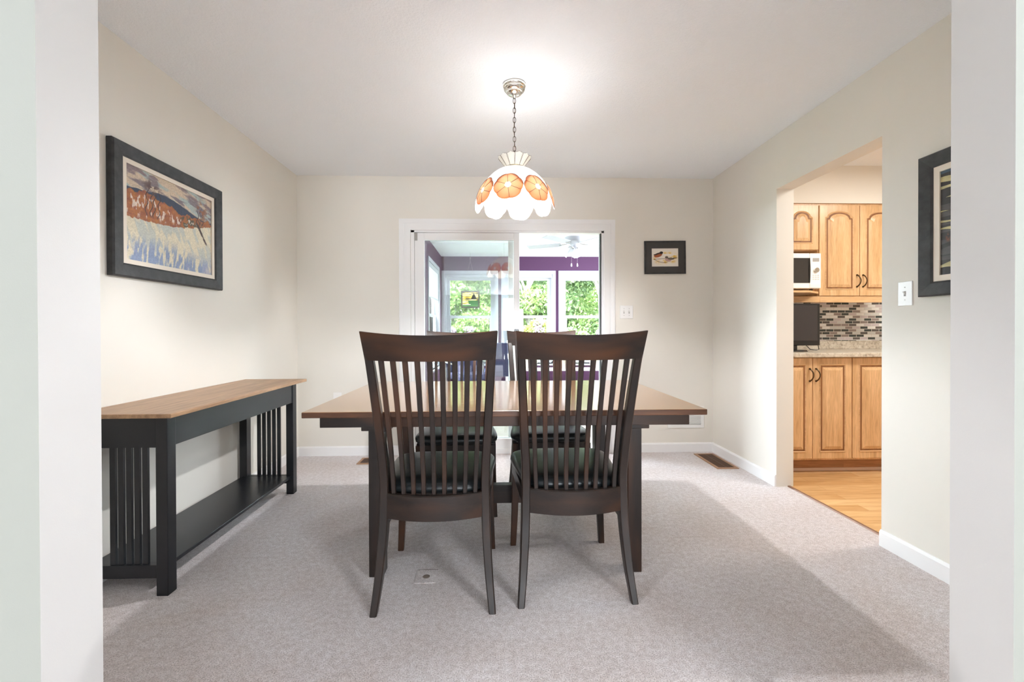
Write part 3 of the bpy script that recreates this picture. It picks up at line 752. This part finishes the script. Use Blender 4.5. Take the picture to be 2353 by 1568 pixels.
def flower(name, s0, th0, rad, edge, mid, centre, off, ph):
    nr, nt = 12, 60; vs, cols, fs = [], [], []
    s0r = np.interp(s0, al, [p[0] for p in prof])
    for i in range(nr+1):
        t = i/nr
        for k in range(nt):
            a = 2*PI*k/nt; q = abs(math.sin(3*(a-ph))); rr = rad*t*(1-.09*(1-q**.6)*ss(.5, 1, t))
            p = Vector(dome2(s0+rr*math.cos(a), th0+rr*math.sin(a)/s0r, off+.003*math.sin(PI*min(1, t*1.2))*q))
            vs.append(p)
            if t < .22: c = centre
            else:
                w = ss(.30, 1.0, t)*(.55+.45*(1-q**.5)) + .35*ss(.85, 1, t); w = min(1, w); c = tuple(mid[j]*(1-w)+edge[j]*w for j in range(3))
            cols.append((*c, 1))
    for i in range(nr):
        for k in range(nt):
            a, b = i*nt+k, i*nt+(k+1) % nt
            if i == 0 and False: pass
            fs.append((a, a+nt, b+nt, b))
    me = bpy.data.meshes.new(name); me.from_pydata([tuple(v) for v in vs], [], fs); me.materials.append(M_shello if edge[1] < .6 else M_shell)
    me.polygons.foreach_set('use_smooth', [True]*len(me.polygons))
    o = bpy.data.objects.new(name, me); COL.objects.link(o); o.parent = sh
    colour(o, cols)
    ld = MB()
    def P(rr, a): return dome2(s0+rr*math.cos(a), th0+rr*math.sin(a)/s0r, off+.0004)
    for j in range(6):
        a = ph+j*PI/3; ld.tube([P(rad*(.24+.66*q/4), a) for q in range(5)], .0011 if edge[1] < .6 else .0005, 5)
    ld.tube([P(rad*.24, 2*PI*k/24) for k in range(24)], .0008 if edge[1] < .6 else .0004, 5, True)
    if edge[1] < .6:
        ld.tube([P(rad*(1-.09*(1-abs(math.sin(3*(2*PI*k/60-ph)))**.6)), 2*PI*k/60) for k in range(60)], .0007, 5, True)
    ld.build('lead_line', M_lead if edge[1] < .6 else M_lead2, o, True)
    return o
def dome2(s_, th, off):   # beyond the rim continue straight down
    ex = max(0, s_-al[-1]); p = dome(s_, th, off); return (p[0], p[1], p[2]-ex)
M_lead2 = mat('pale_came', (.62,.55,.46), .5)
for k in range(8):
    flower('orange_flower', al[-1]-.074, R(-12+45*k), .0785, (.88, .20, .06), (1.0, .52, .26), (1, .95, .85), .001, .12)
m = MB(); m.lathe([(.044, 1.976), (.052, 1.978), (.053, 1.984), (.046, 1.988), (.041, 1.984), (.044, 1.976)], 0, 0, 40); o = m.build('collar', M_brass, pl, True); o.location.z = zc
for k in range(12):
    th = R(30*k+14); vs = []; nl, nw = 10, 6
    m = MB(); ri = []; ro = []
    grid = []
    for i in range(nl+1):
        t = i/nl; w = .0125+.012*min(1, t*1.25); 
        if t > .8: w *= math.sqrt(max(0.0, 1-((t-.8)/.2)**2))+.02
        rr = .047+.043*t; zz = 1.985+.056*t; row = []
        for j in range(nw+1):
            q = -1+2*j/nw; row.append((q*w, rr+.003*(1-q*q), zz))
        grid.append(row)
    def rot(p): return (p[0]*math.cos(th)+p[1]*math.sin(th), p[0]*math.sin(th)-p[1]*math.cos(th), p[2])
    V = [[m.bm.verts.new(rot(p)) for p in row] for row in grid]
    for i in range(nl):
        for j in range(nw): m.bm.faces.new([V[i][j], V[i][j+1], V[i+1][j+1], V[i+1][j]])
    o = m.build('crown_petal', M_crown, pl, True); o.location.z = zc
    m = MB(); edge = [grid[i][0] for i in range(nl+1)]+[grid[nl][j] for j in range(1, nw)]+[grid[i][nw] for i in range(nl, -1, -1)]
    m.tube([rot(p) for p in edge], .0009, 5); m.build('petal_edge', M_lead, o, True)
M_bulb = mat('lit_bulb', (1,1,1), .3, emit=(1, .86, .66), estr=6)
m = MB(); m.lathe([(0.0005, 1.985), (.014, 1.985), (.014, 1.965), (.024, 1.945), (.028, 1.925), (.023, 1.905), (.012, 1.895), (.0005, 1.892)], 0, 0, 20); o = m.build('bulb', M_bulb, pl, True); o.location.z = zc
light('pendant_bulb', 'POINT', (PX, PY, 1.850), (0, 0, 0), 33, (.97, .975, 1.0), radius=.025)
light('pendant_halo_fill', 'POINT', (PX+.03, PY, 2.0), (0, 0, 0), 1.8, (.97, .975, 1.0), radius=.02)  # added bulbless point in the crown, spreads the halo on the ceiling

# ------------------------------------------------------------------ kitchen
def arch_door(mb_m, parent, x0, x1, z0, z1, y, arch, name='door'):
    """raised panel cabinet door, front at y, 20 mm thick"""
    w, h = x1-x0, z1-z0; fr = .058
    d = MB(); d.box(x0, x1, y, y+.019, z0, z1, .003); do = d.build(name, M_oakz, parent)
    def outline(i, n=14):
        a, b, c, e = x0+i, x1-i, z0+i, z1-i
        if not arch: return [(a, c), (b, c), (b, e), (a, e)]
        rise = .050; cx_ = (a+b)/2; hw = (b-a)/2; sh = .018 if i < .09 else .018
        pts = [(a, c), (b, c), (b, e-rise)]
        for k in range(n+1):
            t = PI*k/n; pts.append((cx_+(hw-sh)*math.cos(t), e-rise+.006+(rise-.006)*math.sin(t)))
        pts.append((a, e-rise)); return pts
    def framed(name2, i0, y0, i1, y1, m_):
        q = MB(); A = [q.bm.verts.new((px, y0, pz)) for px, pz in outline(i0)]; Bv = [q.bm.verts.new((px, y1, pz)) for px, pz in outline(i1)]
        for k in range(len(A)): q.bm.faces.new([A[k], A[(k+1) % len(A)], Bv[(k+1) % len(A)], Bv[k]])
        return q, Bv
    q, Bv = framed('g', fr, y-.0006, fr+.013, y-.0006, M_oakg); 
    q.build('groove_shade_strip', M_oakg, do)  # flat strip without recess, groove shade put into its colour
    q, Bv = framed('p', fr+.013, y-.0008, fr+.036, y-.009, M_oakz); q.bm.faces.new(Bv); q.build('raised_panel', M_oakz, do)
    q = MB()   # outer moulding lip
    A = [q.bm.verts.new((px, y, pz)) for px, pz in outline(fr-.010)]; Bv = [q.bm.verts.new((px, y-.005, pz)) for px, pz in outline(fr-.005)]; Cv = [q.bm.verts.new((px, y-.0004, pz)) for px, pz in outline(fr+.001)]
    for U, V in ((A, Bv), (Bv, Cv)):
        for k in range(len(U)): q.bm.faces.new([U[k], U[(k+1) % len(U)], V[(k+1) % len(U)], V[k]])
    q.build('moulding', M_oakx, do)
    return do
def handle(parent, x, y, z0, z1):
    m = MB(); n = 12; pts = [(x+.0*math.sin(PI*k/n)+.010*math.sin(PI*k/n), y-.004-.026*math.sin(PI*k/n)**.6, z0+(z1-z0)*k/n) for k in range(n+1)]
    m.tube(pts, [.0055-.0015*math.sin(PI*k/n) for k in range(n+1)], 8)
    m.cyl((x, y, z0), (x, y-.006, z0), .007, 10); m.cyl((x, y, z1), (x, y-.006, z1), .007, 10)
    m.build('handle', M_bronze, parent, True)
CG = 'oak base cabinets in the kitchen'; UG = 'oak wall cabinets in the kitchen'
def base_cab(label, x0, x1, hs):
    c = thing('base_cabinet', label, 'cabinet', ((x0+x1)/2, 3.5, 0), 0, CG); cx_ = (x0+x1)/2; cy_ = 3.5
    m = MB(); m.box(x0-cx_, x1-cx_, 3.225-cy_, 3.815-cy_, .10, .880); m.build('carcass', M_oakz, c)
    m = MB(); m.box(x0-cx_, x1-cx_, 3.285-cy_, 3.30-cy_, 0, .10); m.build('toe_kick', M_toe, c)
    m = MB(); m.box(x0-cx_, x1-cx_, 3.276-cy_, 3.285-cy_, 0, .022); m.build('shoe_moulding', mat('pale_shoe', (.62,.45,.33), .5), c)
    xm = (x0+x1)/2
    for i, (a, b) in enumerate(((x0+.003, xm-.0025), (xm+.0025, x1-.003))):
        d = arch_door(None, c, a-cx_, b-cx_, .115, .876, 3.205-cy_, False)
        hx = (b-.022 if i == 0 else a+.022)-cx_
        handle(d, hx, 3.205-cy_, .702, .794)
base_cab('left honey oak kitchen base cabinet with two raised panel doors, under the small television', 2.084, 2.6945, 0)
base_cab('right honey oak kitchen base cabinet beside the near edge of the kitchen opening', 2.6945, 3.305, 0)
m = MB(); m.box(2.07, 5.0, 3.170, 3.838, .881, .915, .006); m.box(2.07, 5.0, 3.815, 3.838, .915, .988, .003)
tag(m.build('countertop', M_counter), 'mottled beige laminate kitchen countertop with low backsplash on the oak cabinets', 'countertop')
m = MB(); m.box(2.07, 5.0, 3.828, 3.838, .989, 1.36); tag(m.build('tile_backsplash', M_tile), 'mosaic backsplash of thin grey, white and black tiles above the counter', 'backsplash')
def wall_cab(label, x0, x1, z0, doors):
    c = thing('wall_cabinet', label, 'cabinet', ((x0+x1)/2, 3.66, z0), 0, UG); cx_ = (x0+x1)/2
    m = MB(); m.box(x0-cx_, x1-cx_, 3.52-3.66, 3.827-3.66, 0, 2.129-z0, 0); m.build('carcass', M_oakz, c)
    for (a, b, hs) in doors:
        d = arch_door(None, c, a-cx_, b-cx_, .004, 2.112-z0, 3.50-3.66, True)
        if hs is not None: handle(d, hs-cx_, 3.50-3.66, 1.442-z0, 1.538-z0)
wall_cab('short oak wall cabinet with arched door above the white microwave', 2.10, 2.660, 1.742, [(2.103, 2.375, None), (2.379, 2.656, None)])
wall_cab('tall oak wall cabinet with two arched doors right of the microwave', 2.660, 3.345, 1.363, [(2.664, 3.001, 2.979), (3.006, 3.342, 3.03)])
m = MB(); m.box(2.662, 4.9, 3.495, 3.515, 1.312, 1.362, .003); m.box(2.10, 2.662, 3.495, 3.515, 1.312, 1.362, .003)
tag(m.build('light_valance', M_oakx), 'long oak trim strip under the kitchen wall cabinets, above the tiles', 'trim')
m = MB(); m.prism([(2.09, 3.38), (2.50, 3.38), (2.655, 3.50), (2.655, 3.82), (2.09, 3.82)], 'z', 1.385, 1.401)
tag(m.build('microwave_shelf', M_oakx), 'oak shelf with clipped corner that the white microwave stands on', 'shelf')
mw = thing('microwave', 'white microwave with dark glass door on the oak shelf in kitchen', 'microwave', (2.37, 3.42, 1.402))
m = MB(); m.box(-.245, .245, .012, .37, .018, .300, .006); m.build('body', M_mwwhite, mw)
m = MB(); m.box(-.245, .152, 0, .012, .020, .300, .003); md = m.build('door', M_mwwhite, mw)
m = MB(); m.hexa([(-.215, -.002, .062), (.150, -.002, .062), (.150, .0, .062), (-.215, .0, .062), (-.215, -.002, .262), (.150, -.002, .262), (.150, 0, .262), (-.215, 0, .262)]); m.build('window', M_mwglass, md)
m = MB(); m.tube([(.150, -.004, .062+.2*k/8) for k in range(9)], [.003+.003*math.sin(PI*k/8) for k in range(9)], 8); m.build('door_handle', M_tvframe, md, True)
m = MB(); m.box(.154, .245, 0, .012, .020, .300, .003); mc = m.build('control_panel', M_mwwhite, mw)
m = MB(); m.box(.178, .230, -.002, 0, .234, .262); m.build('display', M_greyslot, mc)
m = MB(); m.cyl((.205, -.014, .165), (.205, 0, .165), .019, 20); m.build('dial', M_chrome, mc, True)
for i in range(3):
    for j in range(3):
        m = MB(); m.box(.176+.020*i, .190+.020*i, -.0015, 0, .088+.016*j, .096+.016*j); m.build('button', mat('button_grey', (.6,.6,.6), .5) if (i, j) == (0, 0) else bpy.data.materials['button_grey'], mc)
m = MB(); m.box(.160, .238, -.002, 0, .026, .050); m.build('release_button', M_plastic, mc)
for x in (-.20, .20):
    m = MB(); m.cyl((x, .05, 0), (x, .05, .018), .012, 12); m.build('foot', M_dark, mw)
tv = thing('television', 'small black flat television standing on the kitchen counter', 'television', (2.42, 3.44, .9155), R(6))
m = MB(); m.box(-.24, .205, -.02, .02, .045, .385, .006); m.build('bezel', M_tvframe, tv)
m = MB(); m.box(-.225, .180, -.022, -.0195, .085, .372); m.build('screen', M_screen, tv)
m = MB(); m.lathe([(.001, .014), (.09, .012), (.10, .0), (.001, 0)], -.02, 0, 28); m.build('stand', M_tvframe, tv, True)
m = MB(); m.box(-.05, .01, -.008, .012, .01, .06); m.build('neck', M_tvframe, tv)
m = MB(); m.tube([(.12, .03, .05), (.16, .03, .012), (.205, .02, .006), (.222, .01, .012), (.205, .0, .055), (.17, 0, .05)], .003, 6); m.build('cable', M_tvframe, tv, True)

# ------------------------------------------------------------------ sunroom contents
FX, FY = 1.07, 5.90
fan = thing('ceiling_fan', 'white ceiling fan with four glass light shades in the sunroom', 'ceiling fan', (FX, FY, 2.44)); z0 = -2.44
M_fan = mat('fan_grey', (.36,.37,.38), .35)  # white fan toned down to grey so it shows against the bright ceiling
M_fglass = mat('ribbed_glass_shade', (.86,.88,.88), .15, spec=.6); B(M_fglass).inputs['Transmission Weight'].default_value = .35
m = MB(); m.lathe([(.001, 2.44), (.06, 2.44), (.062, 2.40), (.045, 2.375), (.03, 2.37), (.03, 2.362)], 0, 0, 28); o = m.build('canopy', M_fan, fan, True); o.location.z = z0
m = MB(); m.lathe([(.03, 2.365), (.09, 2.362), (.128, 2.350), (.132, 2.318), (.125, 2.288), (.09, 2.268), (.05, 2.258), (.04, 2.245), (.045, 2.20), (.035, 2.175), (.001, 2.17)], 0, 0, 32); o = m.build('motor', M_fan, fan, True); o.location.z = z0
for k in range(5):
    a = R(12+72*k)
    m = MB(); m.box(.17, .66, -.062, .062, 2.258, 2.265, .002); bmesh.ops.rotate(m.bm, verts=m.bm.verts, cent=(0, 0, 2.26), matrix=Matrix.Rotation(R(11), 3, 'X')); bmesh.ops.rotate(m.bm, verts=m.bm.verts, cent=(0, 0, 0), matrix=Matrix.Rotation(a, 3, 'Z'))
    o = m.build('blade', M_fan, fan); o.location.z = z0
    m = MB(); m.tube([(.09*math.cos(a), .09*math.sin(a), 2.270), (.15*math.cos(a+.12), .15*math.sin(a+.12), 2.262), (.20*math.cos(a), .20*math.sin(a), 2.257), (.15*math.cos(a-.12), .15*math.sin(a-.12), 2.262), (.09*math.cos(a), .09*math.sin(a), 2.268)], .005, 6); m.build('blade_bracket', M_grey, o, True)
for k in range(4):
    a = R(45+90*k+20); d = Vector((math.cos(a), math.sin(a), 0)); p0 = Vector((0, 0, 2.205)); ax_ = (d*.78+Vector((0, 0, -.62))).normalized()
    m = MB(); m.tube([p0+d*.02, p0+d*.06, p0+d*.075+Vector((0, 0, -.01))], .010, 8); arm = m.build('light_arm', M_grey, fan, True); arm.location.z = z0
    m = MB(); st = p0+d*.065; pts = []; rr = [.018, .028, .042, .050, .056, .066]
    for i in range(6): pts.append(st+ax_*(.022*i))
    side = ax_.cross(Vector((0, 0, 1))).normalized(); up = side.cross(ax_); rings = []
    for i in range(6): rings.append([tuple(pts[i]+rr[i]*(1+.06*math.cos(10*2*PI*q/40)*i/5)*(side*math.cos(2*PI*q/40)+up*math.sin(2*PI*q/40))) for q in range(40)])
    m.sweep(rings, True, False); o = m.build('glass_shade', M_fglass, fan, True); o.location.z = z0
for x in (-.035, .045):
    m = MB(); m.cyl((x, -.02, 2.20), (x, -.02, 1.995), .0012, 5); o = m.build('pull_chain', M_grey, fan); o.location.z = z0
    m = MB(); m.lathe([(.001, 1.998), (.007, 1.99), (.010, 1.965), (.007, 1.952), (.001, 1.95)], x, -.02, 12); q = m.build('chain_knob', M_plastic, o, True)
# hanging stained glass panel
hp = thing('stained_glass_panel', 'small framed green and yellow stained glass panel hanging before sunroom left window', 'stained glass', (-.437, 7.66, 1.48))
m = MB(); w, h = .162, .30
m.box(-w, w, -.008, .008, 0, .028).box(-w, w, -.008, .008, h-.022, h).box(-w, -w+.024, -.008, .008, .028, h-.022).box(w-.024, w, -.008, .008, .028, h-.022); m.build('frame', mat('dark_wood_frame', (.045,.03,.02), .5), hp)
def stained(u, v):
    shp = u.shape; col = lay(np.zeros(shp+(3,)), np.ones(shp), (.80, .68, .22)); n = fbm(u, v, 3, 2, 2, 22)
    col = lay(col, ss(.5, .56, n), (.90, .86, .62)); col = lay(col, ss(.38, .34, n), (.35, .28, .12))
    hl = .50-.25*u+.0*v; col = lay(col, ss(.01, -.01, v-.42)*ss(.36, .44, u+.2*(v-.2)), (.16, .36, .17))
    pk = .95-abs(u-.72)*2.2; col = lay(col, ss(.0, .02, pk-v)*ss(.50, .52, v), (.13, .10, .09)); col = lay(col, ss(.03, .02, abs(v-.52))*ss(.2, .25, u), (.12, .10, .09))
    col = lay(col, ss(.14, .10, v), (.25, .45, .22)); col = lay(col, ss(.02, .01, abs(v-.14))*ss(.55, .5, u), (.92, .86, .80)); return col
M_stain = vcmat('stained_glass', .2, 0, .25)  # faint emission imitates daylight coming through the glass
c = canvas('glass', 2*w-.046, h-.048, 90, 80, stained, M_stain, hp); c.location = (-w+.023, -.002, .027)
m = MB(); m.tube([(-w+.03, 0, h), (0, 0, .83)], .0018, 5); m.tube([(w-.03, 0, h), (0, 0, .83)], .0018, 5); m.tube([(0, 0, .83), (0, 0, .925)], .0018, 5); m.tube([(0, 0, .885+.012*math.cos(0))]+[(.012*math.sin(2*PI*k/12), 0, .873+.012*math.cos(2*PI*k/12)) for k in range(1, 13)], .002, 5); m.cyl((0, 0, .925), (0, 0, .96), .003, 8)
m.build('hanging_chain', M_grey, hp, True)

# patio chairs and plants
M_navy = mat('navy_fabric', (.05,.05,.11), .8)
def patio_chair(label, loc, rz):
    c = thing('patio_chair', label, 'chair', loc, rz, 'patio chairs in the sunroom')
    m = MB(); m.box(-.27, .27, -.26, .26, .38, .47, .02); m.build('seat', M_navy, c)
    m = MB(); m.hexa([(-.27, .20, .45), (.27, .20, .45), (.27, .28, .45), (-.27, .28, .45), (-.25, .34, .90), (.25, .34, .90), (.25, .40, .90), (-.25, .40, .90)], .015); m.build('backrest', M_navy, c)
    for sx in (-1, 1):
        m = MB(); m.tube([(sx*.28, -.26, 0), (sx*.28, -.24, .60), (sx*.28, .22, .62)], .014, 8); m.build('arm', M_grey, c, True)
        m = MB(); m.tube([(sx*.28, .30, 0), (sx*.27, .26, .45), (sx*.26, .36, .88)], .014, 8); m.build('rear_leg', M_grey, c, True)
patio_chair('navy patio chair in the sunroom, left one seen through the glass door', (-.38, 6.35, 0), R(25))
patio_chair('navy patio chair in the sunroom, near the middle of the glass door', (.12, 6.9, 0), R(190))
def plant(label, loc, seed, ph, n=70):
    rng = random.Random(seed)
    p = thing('potted_plant', label, 'plant', loc)
    m = MB(); m.lathe([(.001, 0), (.09, 0), (.12, ph*.9), (.13, ph), (.115, ph), (.10, ph-.03), (.001, ph-.03)], 0, 0, 24); m.build('pot', mat('terracotta_pot', (.50,.40,.34), .7), p, True)
    m = MB()
    for k in range(n):
        a = rng.uniform(0, 2*PI); l = rng.uniform(.14, .25); r0 = rng.uniform(0, .05); hgt = rng.uniform(.10, .34); wd = rng.uniform(.006, .011); pr = None
        d = Vector((math.cos(a), math.sin(a), 0)); sd = Vector((-d.y, d.x, 0))
        for i in range(9):
            t = i/8; c = d*(r0+l*t)+Vector((0, 0, ph-.03+hgt*math.sin(t*2.6)*1.1-.12*t*t)); w_ = wd*(1-t)**.5+.0008
            q = (m.bm.verts.new(c-sd*w_), m.bm.verts.new(c+sd*w_))
            if pr: m.bm.faces.new([pr[0], pr[1], q[1], q[0]])
            pr = q
    m.build('leaves', M_spider, p, True)
M_spider = mat('striped_leaf', (.25,.42,.15), .5)
_n = noise(M_spider, coords(M_spider), 30, 2); L(M_spider, ramp(M_spider, [(.4,(.14,.32,.08)),(.6,(.55,.68,.38))], _n.outputs[0]).outputs[0], B(M_spider).inputs['Base Color'])
plant('green spider plant on the white sunroom bench, left one', (.62, 7.58, .42), 3, .16)
plant('green spider plant on the white sunroom bench, middle one', (1.20, 7.56, .42), 5, .16)
plant('green spider plant on the white sunroom bench, right one', (1.76, 7.58, .42), 8, .18)
bn = thing('plant_bench', 'low white bench under sunroom windows carrying the spider plants', 'bench', (1.1, 7.58, 0))
m = MB(); m.box(-.95, .95, -.17, .17, .39, .42, .004); m.build('top', M_white, bn)
for x in (-.9, .9):
    for y in (-.13, .13):
        m = MB(); m.box(x-.02, x+.02, y-.02, y+.02, 0, .39); m.build('leg', M_white, bn)

# ------------------------------------------------------------------ garden
m = MB(); m.box(-40, 40, 8.3, 60, -.75, -.6); struct(m.build('ground', M_grass))
m = MB(); m.box(-40, -1.35, 3.9, 8.3, -.75, -.6); struct(m.build('ground', M_grass))
def leafmat(name, a, b):
    m = mat(name, a, .55); at = N(m, 'ShaderNodeAttribute'); at.attribute_name = 'rnd'
    r = ramp(m, [(0, a), (1, b)], at.outputs['Fac']); L(m, r.outputs[0], B(m).inputs['Base Color'])
    nt = m.node_tree; tr = N(m, 'ShaderNodeBsdfTranslucent'); L(m, r.outputs[0], tr.inputs[0]); mx = N(m, 'ShaderNodeMixShader'); mx.inputs[0].default_value = .4
    out = [n for n in nt.nodes if n.type == 'OUTPUT_MATERIAL'][0]
    L(m, B(m).outputs[0], mx.inputs[1]); L(m, tr.outputs[0], mx.inputs[2]); L(m, mx.outputs[0], out.inputs[0]); return m
def foliage(name, blobs, n, size, m, parent, seed):
    rng = np.random.RandomState(seed); P = []
    vol = np.array([b[3]**2 for b in blobs]); cnt = (n*vol/vol.sum()).astype(int)
    for (x, y, z, r), k in zip(blobs, cnt):
        d = rng.normal(size=(k, 3)); d /= np.linalg.norm(d, axis=1)[:, None]; rr = r*(.55+.5*rng.rand(k)**.6)
        P.append(np.array([x, y, z])+d*rr[:, None]*np.array([1, 1, .85]))
    P = np.concatenate(P); k = len(P)
    a = rng.normal(size=(k, 3)); a /= np.linalg.norm(a, axis=1)[:, None]; b = rng.normal(size=(k, 3)); b -= a*(a*b).sum(1)[:, None]; b /= np.linalg.norm(b, axis=1)[:, None]
    s_ = size*(.6+.8*rng.rand(k))[:, None]
    V = np.stack([P-a*s_, P-b*s_*.45, P+a*s_, P+b*s_*.45], 1).reshape(-1, 3)
    me = bpy.data.meshes.new(name); me.vertices.add(4*k); me.vertices.foreach_set('co', V.reshape(-1).astype(np.float32))
    me.loops.add(4*k); me.loops.foreach_set('vertex_index', np.arange(4*k, dtype=np.int32)); me.polygons.add(k); me.polygons.foreach_set('loop_start', np.arange(0, 4*k, 4, dtype=np.int32))
    me.update(calc_edges=True)
    at = me.attributes.new('rnd', 'FLOAT', 'FACE'); at.data.foreach_set('value', rng.rand(k).astype(np.float32)); me.materials.append(m)
    o = bpy.data.objects.new(name, me); COL.objects.link(o); o.parent = parent; return o
LM = [leafmat('leaf_bright', (.09,.16,.04), (.27,.36,.12)), leafmat('leaf_mid', (.055,.11,.035), (.20,.28,.11)), leafmat('leaf_lime', (.13,.19,.03), (.32,.36,.09)), leafmat('blossom_lilac', (.20,.14,.19), (.30,.23,.28))]
def tree(name, label, loc, h, spread, mi, seed, n=24000, size=.07, blossom=0, trunk=True, low=.15):
    rng = random.Random(seed); t = thing(name, label, 'tree' if trunk else 'shrub', loc, 0, 'garden trees beyond the windows' if trunk else 'garden shrubs below the windows')
    m = MB()
    if trunk:
        m.tube([(0, 0, 0), (.05, .02, h*.25), (-.04, 0, h*.5), (.02, .03, h*.8)], [.14, .11, .08, .03], 10)
        for k in range(7):
            a = rng.uniform(0, 2*PI); z = h*rng.uniform(.2, .6); l = spread*rng.uniform(.5, .85); m.tube([(0, 0, z), (l*.5*math.cos(a), l*.5*math.sin(a), z+.2*h), (l*math.cos(a), l*math.sin(a), z+.3*h)], [.05, .035, .012], 7)
        m.build('trunk', M_bark, t, True)
    else:
        for k in range(7):
            a = rng.uniform(0, 2*PI); m.tube([(0, 0, 0), (.2*spread*math.cos(a), .2*spread*math.sin(a), h*.4), (.5*spread*math.cos(a), .5*spread*math.sin(a), h*.8)], [.02, .015, .006], 6)
        m.build('stems', M_bark, t, True)
    bl = []
    for k in range(26 if trunk else 14):
        a = rng.uniform(0, 2*PI); q = math.sqrt(rng.random())*spread; z = h*rng.uniform(low, 1); bl.append((q*math.cos(a)*(1-.3*z/h), q*math.sin(a)*(1-.3*z/h), z, spread*rng.uniform(.22, .42)))
    foliage('foliage', bl, n, size, LM[mi], t, seed)
    if blossom: foliage('blossom', [(b[0], b[1]-.15, b[2]+.12, .13) for b in bl[:blossom]], 1500, .03, LM[3], t, seed+50)
tree('garden_tree', 'leafy green tree outside, seen through sunroom left window', (-1.2, 13.2, -.6), 5.6, 2.0, 0, 1)
tree('garden_tree', 'leafy green tree outside, seen through sunroom middle window', (1.1, 13.8, -.6), 5.8, 2.0, 0, 2)
tree('garden_tree', 'leafy darker green tree outside, seen through sunroom right window', (3.2, 13.0, -.6), 5.6, 2.0, 1, 3)
tree('garden_tree', 'tall dark green tree outside, between the left and middle ones and behind', (0.0, 17.5, -.6), 7.5, 2.9, 1, 4, 26000, .09)
tree('garden_tree', 'tall green tree outside behind the right window tree', (4.8, 17.5, -.6), 7.5, 2.9, 0, 5, 26000, .09)
tree('garden_tree', 'tall green tree outside, behind and between the middle and right ones', (2.4, 24.5, -.6), 9.0, 2.9, 0, 7, 26000, .1)
tree('garden_tree', 'green tree outside beyond sunroom side window, far left', (-4.6, 14.5, -.6), 6.0, 2.6, 0, 6, 20000, .09)
tree('garden_shrub', 'bright green blossoming shrub outside sunroom left window', (-.55, 9.9, -.6), 1.85, .75, 0, 11, 9000, .05, 5, False)
tree('garden_shrub', 'lime green shrub with lilac blossom outside sunroom middle window', (.85, 9.8, -.6), 1.85, .80, 2, 12, 9000, .05, 7, False)
tree('garden_shrub', 'green shrub with lilac blossom outside sunroom right window', (2.3, 9.9, -.6), 1.80, .75, 1, 13, 9000, .05, 6, False)
tree('garden_shrub', 'green shrub outside the sunroom side window', (-2.6, 8.6, -.6), 2.2, .9, 0, 14, 9000, .05, 0, False)
